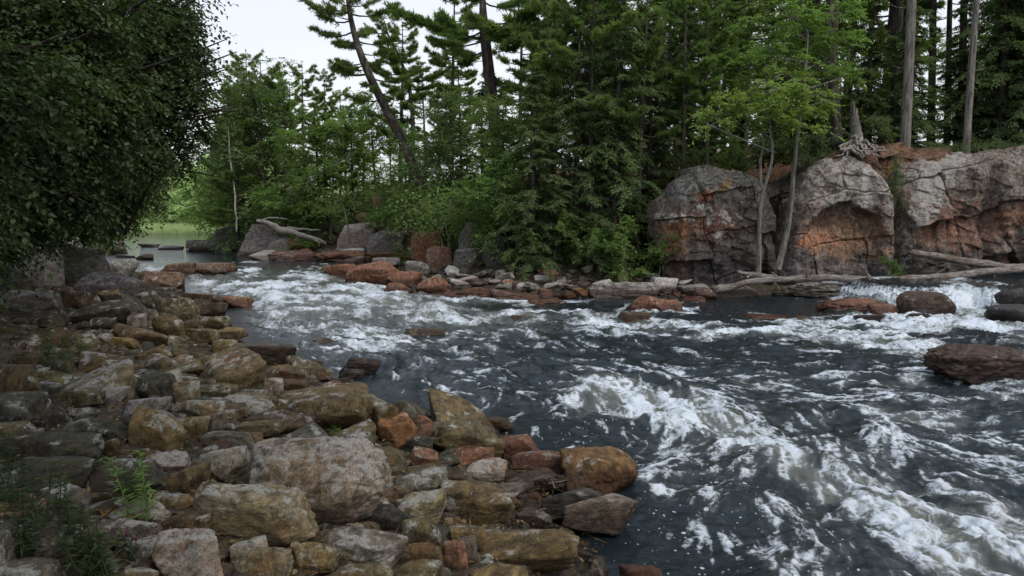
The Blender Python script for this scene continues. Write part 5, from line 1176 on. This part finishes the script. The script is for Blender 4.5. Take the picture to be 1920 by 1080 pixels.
for px, py, s, lab in [(1300, 322, .55, 'low ferny bush on top of the first cliff, left end'), (1360, 318, .6, 'low ferny bush on top of the first cliff, middle'), (1420, 318, .7, 'low bush on top of the first cliff, right end'), (1530, 300, .6, 'dark bush left of the spreading roots'),
                       (1490, 320, .7, 'bush in the gap above the two cliffs'), (1640, 255, .5, 'small leafy bush right of the broken stump')]:
    q = PY(px, py, 27.4); plant(SHRUBD[0] if px != 1360 else SHRUBS[1], q[0], q[1], q[2] - .35, rf.uniform(0, 6.28), s, lab, 'shrub', 'bushes on the cliff top')
q = PY(1668, 505, 24.2); plant(SHRUBS[2], q[0], q[1], q[2] - .3, 0, .33, 'bright green clump at the foot of the gully above the log', 'shrub')
q = PY(1681, 345, 25.5); plant(SHRUBD[1], q[0], q[1], q[2] - .8, 0, (.25, .25, .75), 'narrow bluish cedar hanging in the gully', 'shrub')
# thin birch
g = Geo(); a = PY(443, 405, 47); path_tube(g, [a + [0, 0, -1], a, PY(438, 340, 47), PY(430, 290, 47), PY(428, 240, 47)], [.065, .06, .05, .04, .02], 8, 24, .06, 3)
lf = Geo(); leaves(lf, np.array(PY(428, 240, 47)) + rnd(gg, 250) * .5, rnd(gg, 250), rnd(gg, 250), .14, .08)
hero('birch_tree', (g, lf), M_BARKW, L_MID, 'thin white birch stem leaning among the leafy trees', a)
for px, py, ty, Y, lab in [(655, 440, 370, 40, 'thin grey sapling stem at left of the pink cluster'), (832, 480, 405, 31, 'thin pale sapling stem, left of the pair beside the squared block'), (845, 485, 395, 31, 'thin pale sapling stem, right of the pair beside the squared block')]:
    g = Geo(); a = PY(px, py, Y); path_tube(g, [a + [0, 0, -.4], a, PY(px - 6, (py + ty) / 2, Y), PY(px - 16, ty, Y)], [.06, .05, .045, .03], 7, 16, .05, px)
    lf = Geo(); leaves(lf, np.array(PY(px - 16, ty, Y)) + rnd(gg, 500) * [.9, .6, .6], rnd(gg, 500), [0, 0, 1] + rnd(gg, 500) * .4, .15, .09); hero('sapling', (g, lf), M_BARKG, L_MID, lab, a)

# ------------------------------------------------------------------ near left bank trees: broad crowns with hanging leaves
def left_tree(seed, base, blobs_px, label, twigs, ls=.10, trunk_r=.2, leafm=L_DARK):
    gg = np.random.default_rng(seed); x, y = base; z = T1(x, y) - .1; bl = []
    rq = random.Random(seed); blobs_px = list(blobs_px) + [(a_ + 1.05 * c_ * math.cos(w_), b_ + .9 * c_ * math.sin(w_), c_ * .3, d_) for (a_, b_, c_, d_) in blobs_px for w_ in (rq.uniform(0, 6.3), rq.uniform(0, 6.3)) if b_ + .9 * c_ * math.sin(w_) < 400]
    for (cx, cy, r_, Yb) in blobs_px:
        c_ = PY(cx, cy, Yb); rr = r_ / F * Yb; bl.append((*c_, rr, rr * 1.0, rr * .72))
    topz = max(b_[2] for b_ in bl) * .85; pth = [np.array([x, y, z]) + np.array([.6 * t * t, -.2 * t, (topz - z) * t]) for t in np.linspace(0, 1, 12)]
    hero('broadleaf_tree', broad(seed, path=pth, r=trunk_r, blobs=bl, twigs=twigs, lpt=11, ls=ls, droop=.38, tl=.55, wl=.6, limb0=.6), M_BARK, leafm, label, pth[0])
left_tree(401, (-13, 15), [(-10, 440, 50, 12), (-20, 380, 90, 12), (40, 60, 120, 11.5), (150, 40, 95, 12), (60, 190, 110, 11), (170, 160, 90, 12), (30, 320, 100, 11.5), (150, 290, 80, 12), (-60, 250, 130, 11), (60, -80, 120, 12), (-80, 60, 140, 11), (90, 375, 50, 12), (20, 410, 50, 11.5)],
          'nearest dark leafy tree filling the upper left corner', 5800, .092)
left_tree(402, (-16, 20), [(255, 50, 80, 16), (295, 30, 50, 16.5), (300, 120, 72, 16), (335, 110, 40, 16.5), (240, 180, 75, 16), (300, 190, 50, 16.5), (352, 175, 24, 16), (230, 270, 62, 16.5), (300, 260, 46, 16), (305, 60, 46, 16), (270, -40, 90, 16), (220, 90, 80, 16), (358, 215, 16, 16), (350, 240, 28, 16.5), (330, 290, 30, 17), (355, 130, 26, 17)],
          'dark leafy tree whose right edge hangs against the open sky', 3500, .108)
left_tree(403, (-17, 22), [(130, 330, 80, 20), (200, 350, 60, 20), (110, 405, 50, 19), (180, 405, 36, 20.5), (40, 380, 80, 19), (225, 360, 26, 21), (260, 310, 36, 21), (60, 250, 100, 19), (160, 230, 90, 20), (220, 300, 50, 20), (280, 320, 26, 21), (170, 390, 60, 20)],
          'leafy tree whose low boughs hang over the slanting boulders', 3600, .13, .2)
left_tree(404, (-19, 33), [(150, 250, 70, 32), (180, 340, 50, 32), (175, 400, 36, 32), (180, 420, 45, 32), (100, 380, 70, 32), (150, 300, 80, 32), (60, 300, 90, 32)],
          'farther leafy tree beside the lake outlet, behind the hanging boughs', 2600, .18, .2, L_MID)
left_tree(405, (-8.5, 9.5), [(-120, 120, 170, 9), (-150, 330, 150, 8.6), (-60, 400, 60, 10.5), (-260, 200, 220, 9), (-200, 450, 120, 9)],
          'leafy tree standing at the left edge of the picture', 3000, .10)
# unseen canopy added over the photographer's left to shade the near boulders
gq = np.random.default_rng(77); blq = [(gq.uniform(-8, .2), gq.uniform(-4, 6.5), gq.uniform(6.3, 8.8), 1.5, 1.5, .8) for _ in range(24)]
pq = [np.array([-6.5 + .4 * t, -1.5, 1.0 + 8 * t]) for t in np.linspace(0, 1, 10)]
hero('broadleaf_tree', broad(409, path=pq, r=.25, blobs=blq, twigs=4200, lpt=9, ls=.17, droop=.2, tl=.6, wl=.6), M_BARK, L_DARK, 'unseen leafy tree added out of view to shade the near left bank', pq[0])
for (bx, by, lab, sd_) in [(-12, 5, 'leafy tree beyond the left edge', 1), (-21, 27, 'dark leafy tree standing in the second row of the left bank', 0), (-19, 24, 'dark leafy tree in the back row of the left bank', 1), (-16, 15, 'dark leafy tree directly behind the nearest left tree', 0), (-24, 36, 'dark leafy tree near the lake on the left', 1), (-30, 46, 'leafy tree on the left shore of lake', 0), (-38, 52, 'leafy tree farthest along the left shore', 1)]:
    plant(DARKB[sd_], bx, by, None, rf.uniform(0, 6), 1.15, lab, group='leafy trees of the left bank')
for px, py, s, lab in [(15, 515, .55, 'dark bush at left edge above the rounded boulder'), (60, 470, .8, 'bush hanging over the grey slanting boulder'), (130, 455, .8, 'bush behind the long sloping grey boulder'), (200, 440, .9, 'bush above the dark outlet boulder')]:
    q = hit(px, py + 10); plant(SHRUBD[px % 2], q[0], q[1] + .8, None, rf.uniform(0, 6), s, lab, 'shrub', 'bushes under the left trees')
# beyond the lake
j = 0
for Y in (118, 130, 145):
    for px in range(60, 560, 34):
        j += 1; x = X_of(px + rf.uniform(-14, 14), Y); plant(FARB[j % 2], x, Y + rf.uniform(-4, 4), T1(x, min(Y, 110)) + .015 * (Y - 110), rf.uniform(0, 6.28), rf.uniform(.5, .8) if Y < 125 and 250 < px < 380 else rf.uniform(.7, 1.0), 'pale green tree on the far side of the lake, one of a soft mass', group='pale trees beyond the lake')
# grass beyond the lake and on the right cliff top
def grass(name, pts, L, W, mat, label):
    gg = np.random.default_rng(5); lf = Geo(); pts = np.array(pts); n_ = len(pts); leaves(lf, pts, np.array([0, 0, 1.0]) + rnd(gg, n_) * .22, rnd(gg, n_), gg.uniform(.5, 1.2, n_) * L, W)
    tag(link(name, mesh_np(name, np.concatenate(lf.V), np.concatenate(lf.Q), mat, False)), label, 'grass', kind='stuff')
pts = []
for _ in range(9000):
    Y = 98.5 + rf.random() ** 1.4 * 14; x = X_of(rf.uniform(180, 460), Y); pts.append((x, Y, float(T(x, Y)[0])))
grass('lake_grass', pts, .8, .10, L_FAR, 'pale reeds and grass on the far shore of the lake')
pts = []
for _ in range(1100):
    q = PY(rf.uniform(1730, 2000), rf.uniform(268, 283), 26.9 + rf.random() * 1.4); pts.append((q[0], q[1], q[2] - .1))
grass('cliff_grass', pts, .24, .014, L_HEM, 'thin grass growing along top of the right cliff')

# ------------------------------------------------------------------ weeds in the foreground
def weed(px, py, h, label, seed, leafm=L_MID, dens=1.0, spikes=False):
    gg = np.random.default_rng(seed); q = hit(px, py); st = Geo(); lf = Geo(); FL = []
    for s_ in range(gg.integers(2, 5)):
        b0 = q + np.array([gg.uniform(-.08, .08), gg.uniform(-.05, .05), -.02]); hh = h * gg.uniform(.65, 1.05); ln = np.array([gg.uniform(-.2, .2), gg.uniform(-.12, .12), 1]) * hh
        pth = [b0 + ln * t + np.array([.03 * math.sin(3 * t + s_), 0, 0]) for t in np.linspace(0, 1, 8)]; st.tube(pth, np.linspace(.005, .002, 8), 5)
        m = int(34 * dens * hh / .5) + 8; t = gg.uniform(.12, 1, m); Pp = np.stack([np.interp(t, np.linspace(0, 1, 8), np.array(pth)[:, i]) for i in range(3)], 1); a = gg.uniform(0, 6.28, m)
        D = np.stack([np.cos(a), np.sin(a), gg.uniform(-.3, .6, m)], 1); leaves(lf, Pp, D, np.array([0, 0, 1.0]) + rnd(gg, m) * .3, (1.05 - .5 * t) * gg.uniform(.06, .12, m), gg.uniform(.010, .02, m))
        if spikes:
            fl = Geo(); FL.append(fl); m = 26; t = gg.uniform(.72, 1.0, m); Pp = b0 + ln * t[:, None]; leaves(fl, Pp, rnd(gg, m), rnd(gg, m), .012, .008)
    e = bpy.data.objects.new('weed', None); COL.objects.link(e); e.location = [float(c) for c in q]; P_ = [('stem', st.mesh('stem', leafm)), ('foliage', mesh_np('foliage', np.concatenate(lf.V), np.concatenate(lf.Q), leafm, False))]
    for fl in FL: P_.append(('flower', mesh_np('flower', np.concatenate(fl.V), np.concatenate(fl.Q), M_PURPLE, False)))
    for nm, me in P_: o = bpy.data.objects.new(nm, me); COL.objects.link(o); o.parent = e; o.location = [-float(c) for c in q]
    tag(e, label, 'weed', 'weeds among the foreground boulders')
k = N('purple_petals'); M_PURPLE = k.done(k.principled((.14, .03, .09, 1), .7, None, .2))
weed(255, 985, .42, 'leafy green weed in front of the wide dark boulder, brightest of the weeds', 1, L_MID, 1.6); weed(242, 960, .34, 'narrow-leaved weed just behind the brightest weed', 2, L_DARK, 1.8)
weed(190, 915, .22, 'small sprig left of the brightest weed', 3, L_MID, 1.2); weed(228, 1075, .30, 'purple-flowered weed at the grey stone by the bottom edge', 4, L_DARK, .5, True); 
weed(30, 1070, .62, 'tall dark weed in the bottom left corner', 5, L_DARK, 1.6); weed(75, 1040, .66, 'tall dark weed with thin stem right of the corner weed', 6, L_DARK, 1.4); weed(105, 1070, .52, 'dark weed in front of round dark boulder', 7, L_DARK, 1.5)
weed(140, 1090, .42, 'broad bushy weed at bottom edge, left part', 8, L_DARK, 1.6); weed(10, 960, .5, 'dark weed at the left edge below the dark boulder', 9, L_DARK, 1.5); weed(180, 1100, .34, 'low green weed by the bottom edge near flowers', 10, L_DARK, 1.5)
weed(120, 720, .5, 'dark brushy weed right of the big brown boulder', 11, L_DARK, 2.4); weed(90, 690, .5, 'dark brushy weed behind the big brown boulder', 12, L_DARK, 2.2); weed(150, 690, .42, 'thin dark weed left of the reddish-banded boulder', 13, L_DARK, 2)
weed(228, 515, .6, 'sparse twiggy plant on the rusty shelf at the river bend', 21, L_DARK, .6); weed(262, 502, .5, 'bare twiggy plant standing against pale water', 22, L_DARK, .3); weed(620, 812, .10, 'tiny green sprig on top of the largest boulder', 23, L_MID, 2.5)
weed(60, 575, .35, 'small plant on the pale grey ledge at left', 24, L_DARK, 1.2)
k = N('dead_leaves'); ri = k.n('NewGeometry').outputs['Random Per Island']; M_DLEAF = k.done(k.principled(k.mix(ri, (.05, .03, .015, 1), (.22, .14, .07, 1)), .9, None, .1))
lf = Geo(); gg = np.random.default_rng(66); pp = []
for _ in range(3200):
    x, y = left_reg(rf); pp.append((x, y, T1(x, y) + gg.uniform(.0, .09)))
leaves(lf, np.array(pp), rnd(gg, len(pp)) * [1, 1, .25], [0, 0, 1] + rnd(gg, len(pp)) * .4, gg.uniform(.03, .07, len(pp)), .03)
for _ in range(260):
    x, y = left_reg(rf); a = np.array([x, y, T1(x, y) + .05]); b = a + gg.normal(size=3) * [.14, .14, .03]; lf.tube([a, (a + b) / 2 + gg.normal(size=3) * .015, b], [.004, .005, .002], 4)
tag(link('leaf_litter', mesh_np('leaf_litter', np.concatenate(lf.V), np.concatenate(lf.Q), M_DLEAF, False)), 'dead leaves and twigs lying in gaps between the boulders', 'leaf litter', kind='stuff')
# grass tufts and small plants along the cobbles
for px, py, s, lab in [(1010, 505, .3, 'low green plant above left end of cobbles'), (905, 495, .35, 'green plant at foot of the squared block'), (1085, 500, .4, 'plant among the reddish talus stones'), (1160, 505, .45, 'plant above the long white-topped slab'), (1215, 500, .5, 'plant at the left foot of the first cliff')]:
    q = hit(px, py); plant(SHRUBS[px % 3], q[0], q[1], None, 0, s, lab, 'shrub', 'small plants above the cobbles')
# ------------------------------------------------------------------ light: a bright, thinly overcast evening sky
SUN_EL, SUN_AZ = R(56), R(135)            # azimuth from +Y towards +X
w = bpy.data.worlds.new('World'); scene.world = w; w.use_nodes = True
nt = w.node_tree; nt.nodes.clear()
out = nt.nodes.new('ShaderNodeOutputWorld'); bg = nt.nodes.new('ShaderNodeBackground'); bg2 = nt.nodes.new('ShaderNodeBackground'); ad = nt.nodes.new('ShaderNodeAddShader')
sky = nt.nodes.new('ShaderNodeTexSky'); sky.sky_type = 'NISHITA'; sky.sun_disc = False; sky.sun_elevation = SUN_EL; sky.sun_rotation = SUN_AZ; sky.air_density = 1.0; sky.dust_density = 3.0
nt.links.new(sky.outputs[0], bg.inputs[0]); bg.inputs[1].default_value = 0.05
tc = nt.nodes.new('ShaderNodeTexCoord'); mp = nt.nodes.new('ShaderNodeMapping'); mp.inputs['Scale'].default_value = (1, 1, 3.5); nt.links.new(tc.outputs['Generated'], mp.inputs[0])
nz = nt.nodes.new('ShaderNodeTexNoise'); nz.inputs['Scale'].default_value = 2.2; nz.inputs['Detail'].default_value = 6; nt.links.new(mp.outputs[0], nz.inputs['Vector'])
mr = nt.nodes.new('ShaderNodeMix'); mr.data_type = 'RGBA'; nt.links.new(nz.outputs[0], mr.inputs[0]); mr.inputs[6].default_value = (0.64, 0.65, 0.675, 1); mr.inputs[7].default_value = (0.78, 0.77, 0.76, 1)
sx = nt.nodes.new('ShaderNodeSeparateXYZ'); nt.links.new(tc.outputs['Generated'], sx.inputs[0]); el = nt.nodes.new('ShaderNodeMapRange'); nt.links.new(sx.outputs[2], el.inputs[0]); el.inputs[1].default_value = .25; el.inputs[2].default_value = .85
m2 = nt.nodes.new('ShaderNodeMix'); m2.data_type = 'RGBA'; nt.links.new(el.outputs[0], m2.inputs[0]); nt.links.new(mr.outputs[2], m2.inputs[6]); m2.inputs[7].default_value = (0.46, 0.56, 0.72, 1)
nt.links.new(m2.outputs[2], bg2.inputs[0]); bg2.inputs[1].default_value = 0.82
nt.links.new(bg.outputs[0], ad.inputs[0]); nt.links.new(bg2.outputs[0], ad.inputs[1]); nt.links.new(ad.outputs[0], out.inputs[0])
sd = bpy.data.lights.new('sun', 'SUN'); sd.energy = 1.3; sd.angle = R(25); sd.color = (1, 0.95, 0.88)
so = bpy.data.objects.new('sun', sd); COL.objects.link(so)
v = Vector((math.sin(SUN_AZ) * math.cos(SUN_EL), math.cos(SUN_AZ) * math.cos(SUN_EL), math.sin(SUN_EL)))
so.rotation_euler = v.to_track_quat('Z', 'Y').to_euler()
vs = scene.view_settings; vs.view_transform = 'Standard'; vs.look = 'None'; vs.gamma = 1.0; vs.exposure = 0.4
scene.cycles.max_bounces = 6; scene.cycles.diffuse_bounces = 3; scene.cycles.glossy_bounces = 3; scene.cycles.transmission_bounces = 3
scene.cycles.sample_clamp_indirect = 4.0
scene.cycles.use_denoising = True
